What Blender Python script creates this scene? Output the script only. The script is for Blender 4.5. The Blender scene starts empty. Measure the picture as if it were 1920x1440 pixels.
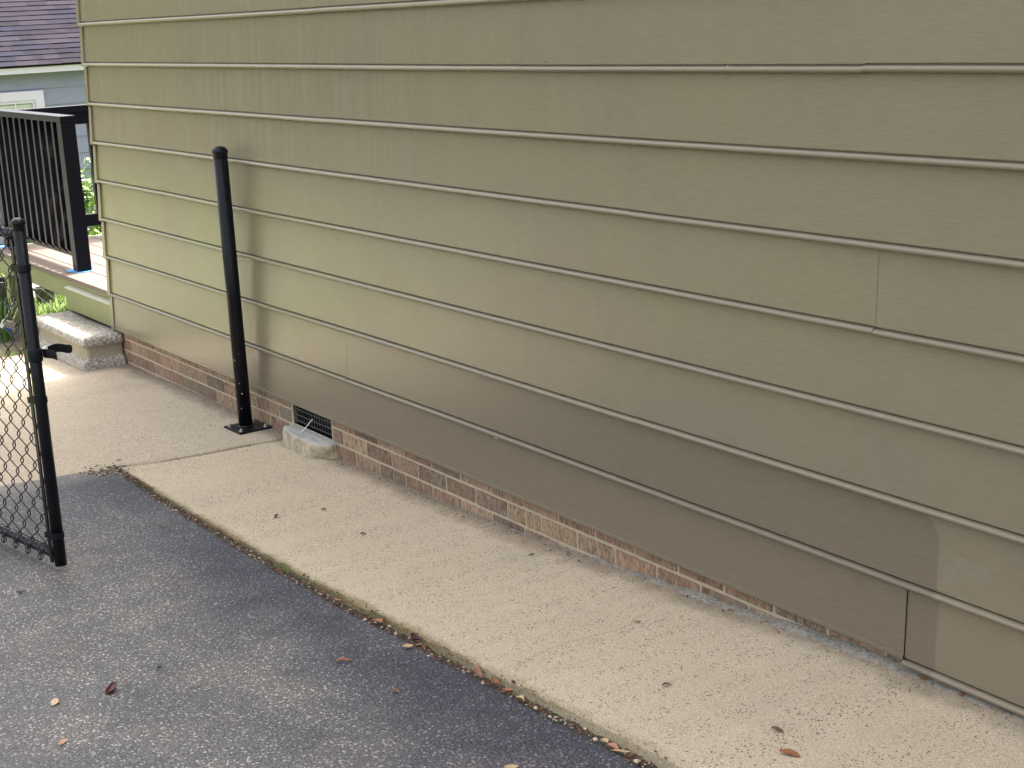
import bpy, bmesh, math, random
from mathutils import Vector, Matrix, noise as mnoise
random.seed(7)
R = math.radians
scene = bpy.context.scene
col = scene.collection

# ---------------------------------------------------------------- camera, sky, sun, exposure
cam_d = bpy.data.cameras.new("camera")
cam = bpy.data.objects.new("camera", cam_d); col.objects.link(cam)
cam.location = (8.4365, -2.7872, -0.0388)
cam.rotation_mode = 'XYZ'
cam.rotation_euler = (1.330385, 0.048641, 0.983797)
cam_d.sensor_width = 36; cam_d.lens = 53.853
cam_d.clip_start = 0.05; cam_d.clip_end = 600
scene.camera = cam

SUN_EL, SUN_AZ = R(52), math.atan2(-0.42, 1.0)      # azimuth from +y towards +x
world = bpy.data.worlds.new("World"); scene.world = world
world.use_nodes = True
wn = world.node_tree
sky = wn.nodes.new('ShaderNodeTexSky'); sky.sky_type = 'NISHITA'; sky.sun_disc = False
sky.sun_elevation = SUN_EL; sky.sun_rotation = SUN_AZ
sky.dust_density = 7.0; sky.air_density = 1.0; sky.ozone_density = .35
wn.nodes['Background'].inputs['Strength'].default_value = 0.15
hs = wn.nodes.new('ShaderNodeHueSaturation'); hs.inputs['Saturation'].default_value = .38     # thin bright cloud takes most of the blue out
wm = wn.nodes.new('ShaderNodeMix'); wm.data_type = 'RGBA'; wm.blend_type = 'MULTIPLY'; wm.inputs[0].default_value = 1; wm.inputs[7].default_value = (1.0, .98, .945, 1)
wn.links.new(sky.outputs[0], hs.inputs['Color']); wn.links.new(hs.outputs[0], wm.inputs[6]); wn.links.new(wm.outputs[2], wn.nodes['Background'].inputs['Color'])
sd = bpy.data.lights.new("sun", 'SUN'); sd.energy = 2.0; sd.angle = R(0.5); sd.color = (1, .95, .87)
sun = bpy.data.objects.new("sun", sd); col.objects.link(sun)
tosun = Vector((math.sin(SUN_AZ)*math.cos(SUN_EL), math.cos(SUN_AZ)*math.cos(SUN_EL), math.sin(SUN_EL)))
sun.rotation_euler = tosun.to_track_quat('Z', 'Y').to_euler()
sun.location = (0, 0, 20)
scene.view_settings.view_transform = 'Standard'; scene.view_settings.look = 'None'
scene.view_settings.gamma = 1.0; scene.view_settings.exposure = 2.35

# ---------------------------------------------------------------- helpers
def link(o): col.objects.link(o); return o
def tag(o, label=None, cat=None, group=None, kind=None):
    if label: o['label'] = label
    if cat: o['category'] = cat
    if group: o['group'] = group
    if kind: o['kind'] = kind
    return o
def empty(name, loc, label, cat, group=None):
    o = bpy.data.objects.new(name, None); link(o); o.location = loc; o.empty_display_size = .1
    return tag(o, label, cat, group)
def obj(name, bm, mat, parent=None, smooth=False, world=True):
    """link a bmesh as one object; with world=True its vertices are in world space even under a parent"""
    me = bpy.data.meshes.new(name); bm.normal_update()
    bm.to_mesh(me); bm.free()
    if smooth:
        for p in me.polygons: p.use_smooth = True
    if isinstance(mat, (list, tuple)):
        for m in mat: me.materials.append(m)
    else: me.materials.append(mat)
    o = bpy.data.objects.new(name, me); link(o)
    if parent:
        o.parent = parent
        if world:
            off = Vector(parent.location); pp = parent.parent
            while pp: off += Vector(pp.location); pp = pp.parent
            o.location = -off
            # keep nested parents simple: parts of a part carry their own offset
            if parent.type == 'MESH': o.location = (0, 0, 0)
    return o
def B(): return bmesh.new()
def box(bm, x0, x1, y0, y1, z0, z1, bev=0, mi=0):
    vs = [bm.verts.new(p) for p in ((x0,y0,z0),(x1,y0,z0),(x1,y1,z0),(x0,y1,z0),(x0,y0,z1),(x1,y0,z1),(x1,y1,z1),(x0,y1,z1))]
    fs = [bm.faces.new([vs[i] for i in f]) for f in ((3,2,1,0),(4,5,6,7),(0,1,5,4),(1,2,6,5),(2,3,7,6),(3,0,4,7))]
    for f in fs: f.material_index = mi
    if bev:
        es = list({e for f in fs for e in f.edges})
        bmesh.ops.bevel(bm, geom=es, offset=bev, segments=2, affect='EDGES', profile=.6)
    return vs
def tube(bm, pts, r, n=10, cap=True):
    pts = [Vector(p) for p in pts]; rings = []
    N = len(pts); up = None
    for i, p in enumerate(pts):
        t = (pts[min(i+1, N-1)] - pts[max(i-1, 0)]).normalized()
        if up is None:
            up = Vector((0,0,1)) if abs(t.z) < .9 else Vector((1,0,0))
        a = t.cross(up).normalized(); b = a.cross(t).normalized(); up = b
        rr = r[i] if isinstance(r, (list, tuple)) else r
        rings.append([bm.verts.new(p + a*math.cos(2*math.pi*k/n)*rr + b*math.sin(2*math.pi*k/n)*rr) for k in range(n)])
    for i in range(N-1):
        for k in range(n):
            bm.faces.new((rings[i][k], rings[i][(k+1) % n], rings[i+1][(k+1) % n], rings[i+1][k]))
    if cap:
        bm.faces.new(rings[0][::-1]); bm.faces.new(rings[-1])
def lathe(bm, c, prof, n=32):
    """prof: list of (radius, z) going up"""
    c = Vector(c); rings = []
    for r_, z in prof:
        if r_ < 1e-6: rings.append([bm.verts.new(c + Vector((0,0,z)))])
        else: rings.append([bm.verts.new(c + Vector((r_*math.cos(2*math.pi*k/n), r_*math.sin(2*math.pi*k/n), z))) for k in range(n)])
    for a, b in zip(rings, rings[1:]):
        if len(a) == 1 and len(b) == 1: continue
        for k in range(n):
            k2 = (k+1) % n
            if len(a) == 1: bm.faces.new((a[0], b[k2], b[k]))
            elif len(b) == 1: bm.faces.new((a[k], a[k2], b[0]))
            else: bm.faces.new((a[k], a[k2], b[k2], b[k]))
def interp(x, xs, ys):
    if x <= xs[0]: return ys[0]
    for i in range(len(xs)-1):
        if x <= xs[i+1]:
            t = (x-xs[i])/(xs[i+1]-xs[i]); return ys[i]+(ys[i+1]-ys[i])*t
    return ys[-1]
def N3(x, y=0., z=0.): return mnoise.noise(Vector((x, y, z)))

# ---------------------------------------------------------------- material kit
class M:
    def __init__(s, name):
        s.m = bpy.data.materials.new(name); s.m.use_nodes = True
        s.t = s.m.node_tree; s.n = s.t.nodes; s.l = s.t.links
        s.b = s.n['Principled BSDF']; s.b.inputs['Roughness'].default_value = .8
        s.tc = s.n.new('ShaderNodeTexCoord').outputs['Object']
    def set(s, k, v):
        i = s.b.inputs[k]
        if hasattr(v, 'is_output') or isinstance(v, bpy.types.NodeSocket): s.l.new(v, i)
        else: i.default_value = v
        return s
    def _in(s, sock, v):
        if isinstance(v, bpy.types.NodeSocket): s.l.new(v, sock)
        elif isinstance(v, (tuple, list)) and len(v) == 3 and sock.type == 'RGBA': sock.default_value = (*v, 1)
        else: sock.default_value = v
    def map(s, sc=(1,1,1), loc=(0,0,0), rot=(0,0,0)):
        m = s.n.new('ShaderNodeMapping'); s.l.new(s.tc, m.inputs[0])
        m.inputs['Scale'].default_value = sc; m.inputs['Location'].default_value = loc; m.inputs['Rotation'].default_value = rot
        return m.outputs[0]
    def noise(s, scale, detail=3, rough=.55, vec=None, dist=0, colr=False):
        t = s.n.new('ShaderNodeTexNoise'); s.l.new(vec if vec is not None else s.tc, t.inputs['Vector'])
        t.inputs['Scale'].default_value = scale; t.inputs['Detail'].default_value = detail
        t.inputs['Roughness'].default_value = rough; t.inputs['Distortion'].default_value = dist
        return t.outputs['Color' if colr else 'Fac']
    def vor(s, scale, feature='F1', vec=None, out='Distance', rand=1):
        t = s.n.new('ShaderNodeTexVoronoi'); t.feature = feature; s.l.new(vec if vec is not None else s.tc, t.inputs['Vector'])
        t.inputs['Scale'].default_value = scale; t.inputs['Randomness'].default_value = rand
        return t.outputs[out]
    def ramp(s, fac, stops, interp='LINEAR'):
        r = s.n.new('ShaderNodeValToRGB'); s._in(r.inputs[0], fac); r.color_ramp.interpolation = interp
        e = r.color_ramp.elements
        while len(e) < len(stops): e.new(.5)
        for k, (p, c) in enumerate(stops):
            e[k].position = p; c = (c, c, c) if isinstance(c, (int, float)) else c; e[k].color = (*c, 1)
        return r.outputs[0]
    def mix(s, fac, a, b, mode='MIX'):
        m = s.n.new('ShaderNodeMix'); m.data_type = 'RGBA'; m.blend_type = mode
        s._in(m.inputs[0], fac); s._in(m.inputs[6], a); s._in(m.inputs[7], b); return m.outputs[2]
    def math(s, op, a, b=0., c=None, clamp=False):
        m = s.n.new('ShaderNodeMath'); m.operation = op; m.use_clamp = clamp
        s._in(m.inputs[0], a); s._in(m.inputs[1], b)
        if c is not None: s._in(m.inputs[2], c)
        return m.outputs[0]
    def sep(s, v=None):
        m = s.n.new('ShaderNodeSeparateXYZ'); s.l.new(v if v is not None else s.tc, m.inputs[0]); return m.outputs
    def mr(s, v, a, b, c=0., d=1., smooth=True):
        m = s.n.new('ShaderNodeMapRange'); m.interpolation_type = 'SMOOTHSTEP' if smooth else 'LINEAR'
        s._in(m.inputs[0], v)
        for i, q in enumerate((a, b, c, d)): s._in(m.inputs[i+1], q)
        return m.outputs[0]
    def bump(s, h, strength=.3, dist=.002, prev=None):
        b = s.n.new('ShaderNodeBump'); s.l.new(h, b.inputs['Height'])
        b.inputs['Strength'].default_value = strength; b.inputs['Distance'].default_value = dist
        if prev is not None: s.l.new(prev, b.inputs['Normal'])
        s.l.new(b.outputs[0], s.b.inputs['Normal']); return b.outputs[0]
    def attr(s, name, out='Color'):
        a = s.n.new('ShaderNodeAttribute'); a.attribute_name = name; return a.outputs[out]

def simple(name, c, rough=.7, metal=0., var=.12, nscale=30, bump=.0, spec=.5):
    m = M(name); f = m.noise(nscale, 4)
    lo = tuple(v*(1-var) for v in c); hi = tuple(min(1, v*(1+var)) for v in c)
    m.set('Base Color', m.mix(f, lo, hi)); m.set('Roughness', rough); m.set('Metallic', metal)
    m.set('Specular IOR Level', spec)
    if bump: m.bump(m.noise(nscale*8, 3), bump, .001)
    return m.m

# --- siding paint ---
def siding_mat():
    m = M("taupe_siding_paint"); X, Y, Z = m.sep()
    base = (.300, .276, .212)
    big = m.noise(1.4, 3, .6); mid = m.noise(6, 4, .6)
    c = m.mix(m.ramp(big, [(.35, 0), (.65, 1)]), (.176, .142, .100), (.190, .155, .100))
    c = m.mix(m.math('MULTIPLY', m.ramp(mid, [(.45, 0), (.7, 1)]), .30), c, (.188, .153, .109))
    c = m.mix(m.math('MULTIPLY', m.ramp(m.noise(3.1, 3, vec=m.map(loc=(7, 3, 1))), [(.5, 0), (.7, 1)]), .30), c, (.166, .146, .103))
    # faint weather streaks running down the upper left boards
    st = m.noise(1, 5, .65, vec=m.map(sc=(26, 1, 1.1)))
    st2 = m.noise(1, 3, .6, vec=m.map(sc=(75, 1, 2.2), loc=(3, 0, 0)))
    zone = m.math('MULTIPLY', m.mr(X, 2.2, 5.0, 1, .12), m.mr(Z, -.95, -.35, .25, 1))
    s1 = m.math('MULTIPLY', m.ramp(st, [(.44, 0), (.68, 1)]), m.math('MULTIPLY', zone, .40))
    c = m.mix(s1, c, (.275, .252, .185))
    s2 = m.math('MULTIPLY', m.ramp(st2, [(.48, 0), (.70, 1)]), m.math('MULTIPLY', zone, .34))
    c = m.mix(s2, c, (.112, .102, .070))
    # lawn's green reflection painted into the wall colour, low near the corner
    green_sheen = m.math('MULTIPLY', m.mr(X, 1.0, 4.6, 1, 0), m.math('MULTIPLY', m.mr(Z, -1.45, -1.05, .5, 1), m.mr(Z, -.55, -1.0, 0, 1)))
    green_sheen = m.math('MULTIPLY', green_sheen, m.mr(m.noise(2.3, 3), .3, .6, .35, .9))
    c = m.mix(m.math('MULTIPLY', green_sheen, .75), c, (.205, .218, .070))
    # the repainted brown area: two rounded rectangles in wall coordinates
    def rbox(cx, cz, hx, hz, r, sf=.003):
        wob = m.math('MULTIPLY', m.math('SUBTRACT', m.noise(14, 3), .5), .018)
        ax = m.math('MAXIMUM', m.math('SUBTRACT', m.math('ABSOLUTE', m.math('SUBTRACT', X, cx)), hx-r), 0)
        az = m.math('MAXIMUM', m.math('SUBTRACT', m.math('ABSOLUTE', m.math('SUBTRACT', Z, cz)), hz-r), 0)
        d = m.math('SUBTRACT', m.math('SQRT', m.math('ADD', m.math('MULTIPLY', ax, ax), m.math('MULTIPLY', az, az))), r)
        return m.mr(m.math('ADD', d, wob), -sf, sf, 1, 0)
    low = rbox(2.5, -1.7, 3.465, .20, .02)
    up = m.math('MULTIPLY', rbox(4.0, -1.56, 2.012, .262, .07, .0045), m.mr(X, 2.6, 4.6, 0, 1))
    pt = m.math('MAXIMUM', m.math('MULTIPLY', low, m.mr(X, .4, 2.2, .55, 1)), up)
    c = m.mix(m.math('MULTIPLY', pt, .86), c, (.130, .104, .071))
    pale = m.math('MULTIPLY', rbox(6.105, -1.45, .075, .07, .05), m.mr(m.noise(18, 3), .45, .6))
    c = m.mix(m.math('MULTIPLY', pale, .3), c, (.22, .205, .16))
    # grime specks
    sp = m.ramp(m.noise(210, 1), [(.74, 0), (.80, 1)])
    c = m.mix(m.math('MULTIPLY', sp, .5), c, (.14, .13, .10))
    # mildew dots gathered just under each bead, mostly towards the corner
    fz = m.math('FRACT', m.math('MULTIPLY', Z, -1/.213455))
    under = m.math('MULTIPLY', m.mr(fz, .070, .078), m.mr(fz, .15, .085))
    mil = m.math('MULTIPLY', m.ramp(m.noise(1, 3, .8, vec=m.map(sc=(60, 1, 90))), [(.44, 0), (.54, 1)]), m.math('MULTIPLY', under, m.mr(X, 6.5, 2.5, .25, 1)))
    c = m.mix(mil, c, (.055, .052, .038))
    grain = m.noise(1, 3, .6, vec=m.map(sc=(14, 1, 260)))
    c = m.mix(.10, c, m.ramp(grain, [(.3, (.15, .14, .11)), (.7, (.5, .46, .38))]))
    m.set('Base Color', c)
    m.set('Roughness', .28); m.set('Specular IOR Level', .5)
    b1 = m.bump(grain, .22, .0010)
    b2 = m.bump(m.noise(2.2, 2, .5), .25, .012, b1)
    return m.m
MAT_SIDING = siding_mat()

def concrete_mat(name, c0, c1, speck=.8, warm=0.):
    m = M(name); X, Y, Z = m.sep()
    c = m.mix(m.ramp(m.noise(1.7, 4, .6), [(.35, 0), (.68, 1)]), c0, c1)
    c = m.mix(m.math('MULTIPLY', m.ramp(m.noise(9, 4, .7), [(.42, 0), (.72, 1)]), .35), c, tuple(v*.78 for v in c0))
    # paste / sand grain
    g = m.noise(330, 3, .8)
    c = m.mix(.62, c, m.ramp(g, [(.34, tuple(v*.34 for v in c0)), (.5, c0), (.66, tuple(min(1, v*1.75) for v in c1))]))
    # dark pits and stone chips
    cell = m.vor(150, out='Color'); cs = m.sep(cell); d = m.vor(150)
    pit = m.math('MULTIPLY', m.math('LESS_THAN', d, m.math('MULTIPLY', cs[2], .42)), m.math('GREATER_THAN', cs[0], .48))
    dens = m.mr(m.noise(5, 3), .33, .58, .7, 1)
    c = m.mix(m.math('MULTIPLY', pit, m.math('MULTIPLY', dens, speck)), c, (.060, .050, .038))
    chip = m.math('MULTIPLY', m.math('LESS_THAN', d, .38), m.math('GREATER_THAN', cs[1], .86))
    c = m.mix(m.math('MULTIPLY', chip, .55), c, (.62, .58, .52))
    d2 = m.vor(46); cs2 = m.sep(m.vor(46, out='Color'))
    pit2 = m.math('MULTIPLY', m.math('LESS_THAN', d2, .16), m.math('GREATER_THAN', cs2[2], .80))
    c = m.mix(m.math('MULTIPLY', pit2, .8), c, (.06, .045, .032))
    grey = m.math('MULTIPLY', m.ramp(m.noise(3.3, 4, .7, vec=m.map(loc=(4, 9, 0))), [(.55, 0), (.72, 1)]), .45)
    c = m.mix(grey, c, (.80, .84, .90), 'MULTIPLY')
    # dust and debris stain along the foot of the wall
    wy = m.math('ADD', Y, m.math('MULTIPLY', m.math('SUBTRACT', m.noise(7, 4, .7), .5), .16))
    c = m.mix(m.math('MULTIPLY', m.mr(wy, -.10, .02), 1), c, (.50, .48, .47), 'MULTIPLY')
    # green growth along the open edge
    wg = m.math('ADD', Y, m.math('MULTIPLY', m.math('SUBTRACT', m.noise(9, 5, .75), .5), .10))
    gr = m.math('MULTIPLY', m.mr(wg, -.728, -.764), m.mr(X, 2.0, 2.6, 0, 1))
    c = m.mix(m.math('MULTIPLY', gr, m.mr(X, 4.3, 5.6, .95, .45)), c, (.50, .47, .33), 'MULTIPLY')
    m.set('Base Color', c); m.set('Roughness', .9)
    b = m.bump(g, .55, .0012)
    b = m.bump(m.noise(60, 3), .4, .002, b)
    m.bump(pit, .5, -.002, b)
    return m.m
MAT_WALK = concrete_mat("exposed_tan_concrete", (.445, .360, .252), (.53, .438, .312), 1.)
MAT_PAD = concrete_mat("worn_tan_concrete", (.41, .335, .240), (.48, .40, .292), 1.)

def asphalt_mat():
    m = M("worn_asphalt"); X, Y, Z = m.sep()
    cell = m.vor(112, out='Color'); cs = m.sep(cell); d = m.vor(112)
    stone = m.ramp(cs[0], [(0, (.030, .031, .036)), (.35, (.065, .065, .070)), (.58, (.15, .145, .142)), (.80, (.36, .34, .315)), (1, (.80, .75, .68))])
    body = m.mix(m.mr(d, .32, .52), stone, (.022, .022, .026))
    fine = m.noise(420, 2, .8)
    c = m.mix(.45, body, m.ramp(fine, [(.41, (.018, .018, .022)), (.5, (.10, .098, .098)), (.60, (.60, .57, .52))]))
    big = m.noise(1.2, 4, .6); med = m.noise(4.2, 4, .65, vec=m.map(loc=(2, 5, 0)))
    c = m.mix(m.math('MULTIPLY', m.ramp(big, [(.40, 0), (.58, 1)]), .85), c, (.60, .615, .69), 'MULTIPLY')
    c = m.mix(m.math('MULTIPLY', m.ramp(med, [(.46, 0), (.62, 1)]), .85), c, (1.36, 1.28, 1.18), 'MULTIPLY')
    c = m.mix(m.math('MULTIPLY', m.ramp(m.noise(2.6, 3, vec=m.map(loc=(8, 1, 0))), [(.55, 0), (.7, 1)]), .22), c, (1.1, .85, .75), 'MULTIPLY')
    # sealer kept near the slab: darker and bluer
    wy = m.math('ADD', Y, m.math('MULTIPLY', m.math('SUBTRACT', m.noise(2.6, 4, .65), .5), .85))
    c = m.mix(m.math('MULTIPLY', m.mr(wy, -1.25, -.80), .9), c, (.50, .53, .66), 'MULTIPLY')
    # sandy feather where it laps over the concrete pad
    wx = m.math('ADD', X, m.math('MULTIPLY', m.math('SUBTRACT', m.noise(5, 4, .7), .5), .25))
    c = m.mix(m.math('MULTIPLY', m.mr(wx, 2.34, 2.06), .7), c, (.25, .225, .19))
    c = m.mix(1, c, (.86, .86, .88), 'MULTIPLY')
    m.set('Base Color', c); m.set('Roughness', .72); m.set('Specular IOR Level', .45)
    b = m.bump(d, .9, -.004)
    b = m.bump(fine, .5, .0015, b)
    m.bump(m.noise(3, 3), .35, .02, b)
    return m.m
MAT_ASPHALT = asphalt_mat()

def brick_mat():
    m = M("rough_brown_brick"); a = m.attr("tone")
    s = m.noise(1, 5, .7, vec=m.map(sc=(75, 75, 20)), dist=1.6)
    c = m.mix(m.ramp(s, [(.35, 0), (.65, 1)]), m.mix(1, a, (.48, .42, .38), 'MULTIPLY'), m.mix(1, a, (1.45, 1.45, 1.42), 'MULTIPLY'))
    c = m.mix(m.math('MULTIPLY', m.ramp(m.noise(40, 4, .7), [(.58, 0), (.66, 1)]), .6), c, (.05, .035, .028))
    c = m.mix(m.math('MULTIPLY', m.ramp(m.noise(33, 4, .7, vec=m.map(loc=(3, 3, 3))), [(.60, 0), (.68, 1)]), .55), c, (.42, .36, .27))
    m.set('Base Color', c); m.set('Roughness', .92)
    b = m.bump(s, .8, .006); m.bump(m.noise(160, 3), .6, .002, b)
    return m.m
MAT_BRICK = brick_mat()
MAT_MORTAR = simple("sandy_mortar", (.43, .37, .265), .95, var=.25, nscale=45, bump=.8)
def blackpaint():
    m = M("black_powder_coat")
    sp = m.ramp(m.noise(70, 2), [(.74, 0), (.77, 1)])
    c = m.mix(m.noise(9, 3), (.006, .007, .010), (.013, .014, .019))
    m.set('Base Color', m.mix(m.math('MULTIPLY', sp, .25), m.mix(.5, c, (.003, .003, .005)), (.22, .2, .17)))
    m.set('Roughness', m.mr(m.noise(12, 3), .3, .7, .28, .42)); m.set('Specular IOR Level', .20); m.bump(m.noise(150, 2), .08, .0006)
    return m.m
MAT_BLACK = blackpaint()
MAT_RAILPIPE = simple("glossy_black_pipe", (.012, .014, .020), .16, var=.2, nscale=20)
MAT_VINYL = simple("black_vinyl_wire", (.008, .008, .010), .42, var=.3, nscale=40)
MAT_STEEL = simple("galvanised_steel", (.55, .55, .53), .42, 1., var=.2, nscale=60)
def railpaint():
    m = M("dark_stained_railing_wood"); X, Y, Z = m.sep()
    g = m.noise(1, 4, .6, vec=m.map(sc=(60, 60, 5)))
    c = m.mix(g, (.0018, .0018, .0050), (.0050, .0048, .0105))
    wear = m.math('MULTIPLY', m.ramp(m.noise(1, 5, .75, vec=m.map(sc=(16, 16, 5), loc=(1, 2, 0))), [(.50, 0), (.66, 1)]),
                  m.math('MULTIPLY', m.mr(X, -1.62, -1.42), m.math('MULTIPLY', m.mr(X, -1.02, -1.10), m.mr(Z, -.66, -.80))))
    c = m.mix(m.math('MULTIPLY', wear, .55), c, (.085, .070, .075))
    m.set('Base Color', c); m.set('Roughness', .36); m.set('Specular IOR Level', .20); m.set('Specular Tint', (.55, .68, 1, 1)); m.bump(g, .3, .001)
    return m.m
MAT_RAIL = railpaint()
def deckwood():
    m = M("pinkish_deck_boards"); g = m.noise(1, 5, .65, vec=m.map(sc=(3, 60, 60)))
    t = m.noise(1, 1, .5, vec=m.map(sc=(.8, 7.4, 1)))
    c = m.mix(g, (.115, .084, .066), (.17, .128, .104)); c = m.mix(m.math('MULTIPLY', t, .4), c, (.215, .175, .15))
    m.set('Base Color', c); m.set('Roughness', .75); m.bump(g, .25, .001); return m.m
MAT_DECK = deckwood()
MAT_FASCIA = simple("olive_fascia_paint", (.205, .215, .095), .5, var=.18, nscale=6, bump=.1)
MAT_TAPE = simple("blue_painters_tape", (.10, .30, .72), .6, var=.15)
def stepmat():
    m = M("pebbled_precast_concrete")
    cell = m.vor(120, out='Color'); cs = m.sep(cell); d = m.vor(120)
    c = m.ramp(cs[0], [(0, (.13, .125, .12)), (.4, (.27, .25, .225)), (.8, (.42, .39, .34)), (1, (.60, .56, .50))])
    side = m.mix(m.noise(9, 4), (.25, .225, .165), (.34, .31, .235))
    Zn = m.sep(m.n.new('ShaderNodeNewGeometry').outputs['Normal'])[2]; Z = m.sep()[2]
    top = m.math('MAXIMUM', m.mr(Zn, .35, .7), m.math('MAXIMUM', m.mr(Z, -1.775, -1.765), m.mr(Z, -1.872, -1.885)))
    c = m.mix(m.math('MULTIPLY', top, .85), side, c)
    c = m.mix(m.math('MULTIPLY', m.ramp(m.noise(35, 4, .75), [(.58, 0), (.68, 1)]), .55), c, (.07, .065, .055))
    m.set('Base Color', c); m.set('Roughness', .92); b = m.bump(d, .5, -.003); m.bump(m.noise(300, 2), .4, .001, b)
    return m.m
MAT_STEP = stepmat()
MAT_SOIL = simple("dark_crack_soil", (.060, .047, .032), .95, var=.6, nscale=90, bump=1.)
MAT_CRACK = simple("dark_crack_line", (.09, .07, .05), .95, var=.4, nscale=90)
MAT_MULCH = simple("brown_leaf_mulch", (.10, .072, .05), .95, var=.6, nscale=40, bump=1.)
def leafmat(name, c, c2):
    m = M(name); m.set('Base Color', m.mix(m.noise(14, 3), c, c2)); m.set('Roughness', .5)
    return m.m
MAT_GREEN = leafmat("glossy_green_leaf", (.045, .115, .022), (.13, .24, .05))
MAT_LIME = leafmat("young_lime_leaf", (.20, .33, .07), (.36, .48, .15))
MAT_BLADE = leafmat("strappy_green_blade", (.03, .10, .018), (.10, .22, .03))
def grassmat():
    m = M("sunny_lawn_grass"); g = m.noise(60, 4, .8)
    c = m.mix(m.ramp(g, [(.35, 0), (.68, 1)]), (.068, .115, .010), (.185, .255, .030))
    c = m.mix(m.math('MULTIPLY', m.ramp(m.noise(1.5, 4), [(.5, 0), (.7, 1)]), .5), c, (.16, .145, .07))
    m.set('Base Color', c); m.set('Roughness', .9); m.bump(g, 1., .02); return m.m
MAT_GRASS = grassmat()
MAT_MOSS = leafmat("edge_moss", (.095, .083, .035), (.19, .17, .07))
MAT_WHITE = simple("white_trim_paint", (.50, .47, .62), .5, var=.04)
MAT_BLUEGREY = None
def shingle_wall():
    m = M("blue_grey_siding_shingles")
    st = m.noise(1, 3, .6, vec=m.map(sc=(1, 70, 3)))
    c = m.mix(st, (.175, .183, .285), (.21, .22, .335)); m.set('Base Color', c); m.set('Roughness', .8); m.bump(st, .2, .002); return m.m
MAT_BLUEGREY = shingle_wall()
def roofmat():
    m = M("weathered_roof_shingles"); a = m.attr("tone")
    c = m.mix(m.math('MULTIPLY', m.noise(3, 3), .4), a, (.036, .031, .042))
    m.set('Base Color', c); m.set('Roughness', .95); m.set('Specular IOR Level', .06); m.bump(m.noise(120, 2), .5, .002); return m.m
MAT_ROOF = roofmat()
def glassmat():
    m = M("window_glass"); m.set('Base Color', (.9, .95, .95, 1)); m.set('Roughness', .03)
    m.set('Transmission Weight', .85); m.set('IOR', 1.1); return m.m
MAT_GLASS = glassmat()
MAT_BLIND = simple("cream_window_blind", (.55, .52, .42), .8, var=.06)
MAT_DARK = simple("dark_void", (.008, .008, .008), .9)
MAT_GRAPHITE = simple("dark_plastic", (.02, .019, .02), .5, var=.2)

# ---------------------------------------------------------------- ground heights
GX = [-3, -.04, .8, 1.6, 2.65, 3.34, 3.76, 3.98, 4.4, 4.84, 5.27, 5.51, 5.75, 5.92, 6.27, 9, 14]
GZ = [-1.96, -1.908, -1.892, -1.888, -1.885, -1.872, -1.860, -1.852, -1.832, -1.806, -1.781, -1.764, -1.750, -1.743, -1.732, -1.70, -1.68]
def g(x): return interp(x, GX, GZ)
AX = [1.9, 2.25, 2.6, 3.0, 4.0, 5.0, 6.0, 14]
AZ = [.007, .006, -.001, -.004, -.010, -.017, -.023, -.024]
def ga(x, y=0): return g(x) + interp(x, AX, AZ)
def sheet(bm, xs, ys, zf):
    V = [[bm.verts.new((x, y, zf(x, y))) for y in ys] for x in xs]
    for i in range(len(xs)-1):
        for j in range(len(ys)-1):
            bm.faces.new((V[i][j], V[i+1][j], V[i+1][j+1], V[i][j+1]))
    return V
def fr(a, b, s):
    n = max(1, int(round((b-a)/s))); return [a+(b-a)*i/n for i in range(n+1)]

# ground: one large lawn sheet falling away from the house, out to the horizon
def gz(x, y):
    if x > -.8: z = g(x) - .10
    else: z = interp(-x, [.8, 2, 3.5, 5, 7, 10, 13.5, 40], [-2.0, -2.06, -2.22, -2.44, -2.66, -2.98, -3.25, -4.2])
    return z + .015*N3(x*1.3, y*1.3)
bm = B()
xs = [-220, -120, -60] + fr(-40, -14, 2) + fr(-13, -.9, .25) + [-.4, .5, 2, 4, 6, 8, 10, 14, 20, 60, 200]
ys = [-220, -120, -60, -30, -20, -14, -10] + fr(-8, 9, .5) + [12, 20, 40, 120, 220]
sheet(bm, xs, ys, gz)
tag(obj("lawn", bm, MAT_GRASS, smooth=True), "sunlit green lawn falling away behind the house and deck", "lawn", kind="structure")

bm = B()  # unseen pale ground added so the siding has something bright to mirror
sheet(bm, [-150, -80, -40] + fr(-30, -6.2, .5), [-150, -60, -30, -18, -12, -9] + fr(-8, -1.9, .5), lambda x, y: gz(x, y)+.02)
tag(obj("reflection_ground", bm, simple("pale_reflection_ground", (.36, .335, .27), .85, var=.15, nscale=2), smooth=True), "unseen pale ground added to be mirrored in the siding paint", "reflection_ground", kind="structure")

# mulch bed beside the pad, in front of the deck
bm = B(); sheet(bm, fr(-2.75, -.86, .07), fr(-1.0, .9, .07), lambda x, y: gz(x, y)+.045+.02*N3(x*9, y*9)+.012*N3(x*31, y*31))
tag(obj("soil", bm, MAT_MULCH, smooth=True), "brown mulch bed beside the concrete pad and under the deck", "soil", kind="structure")

def slab(name, poly, zoff, mat, depth, bev, label, cat, seglen=.06):
    """slab from an outline (counter-clockwise) following the ground height, with a rounded edge"""
    out = []
    for i, p in enumerate(poly):
        q = poly[(i+1) % len(poly)]; L = math.dist(p, q); n = max(1, int(L/seglen))
        for k in range(n): out.append((p[0]+(q[0]-p[0])*k/n, p[1]+(q[1]-p[1])*k/n))
    return out
def grid_slab(name, xs, ys, x_edge0, x_edge1, y_edge0, mat, label):
    pass
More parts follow.
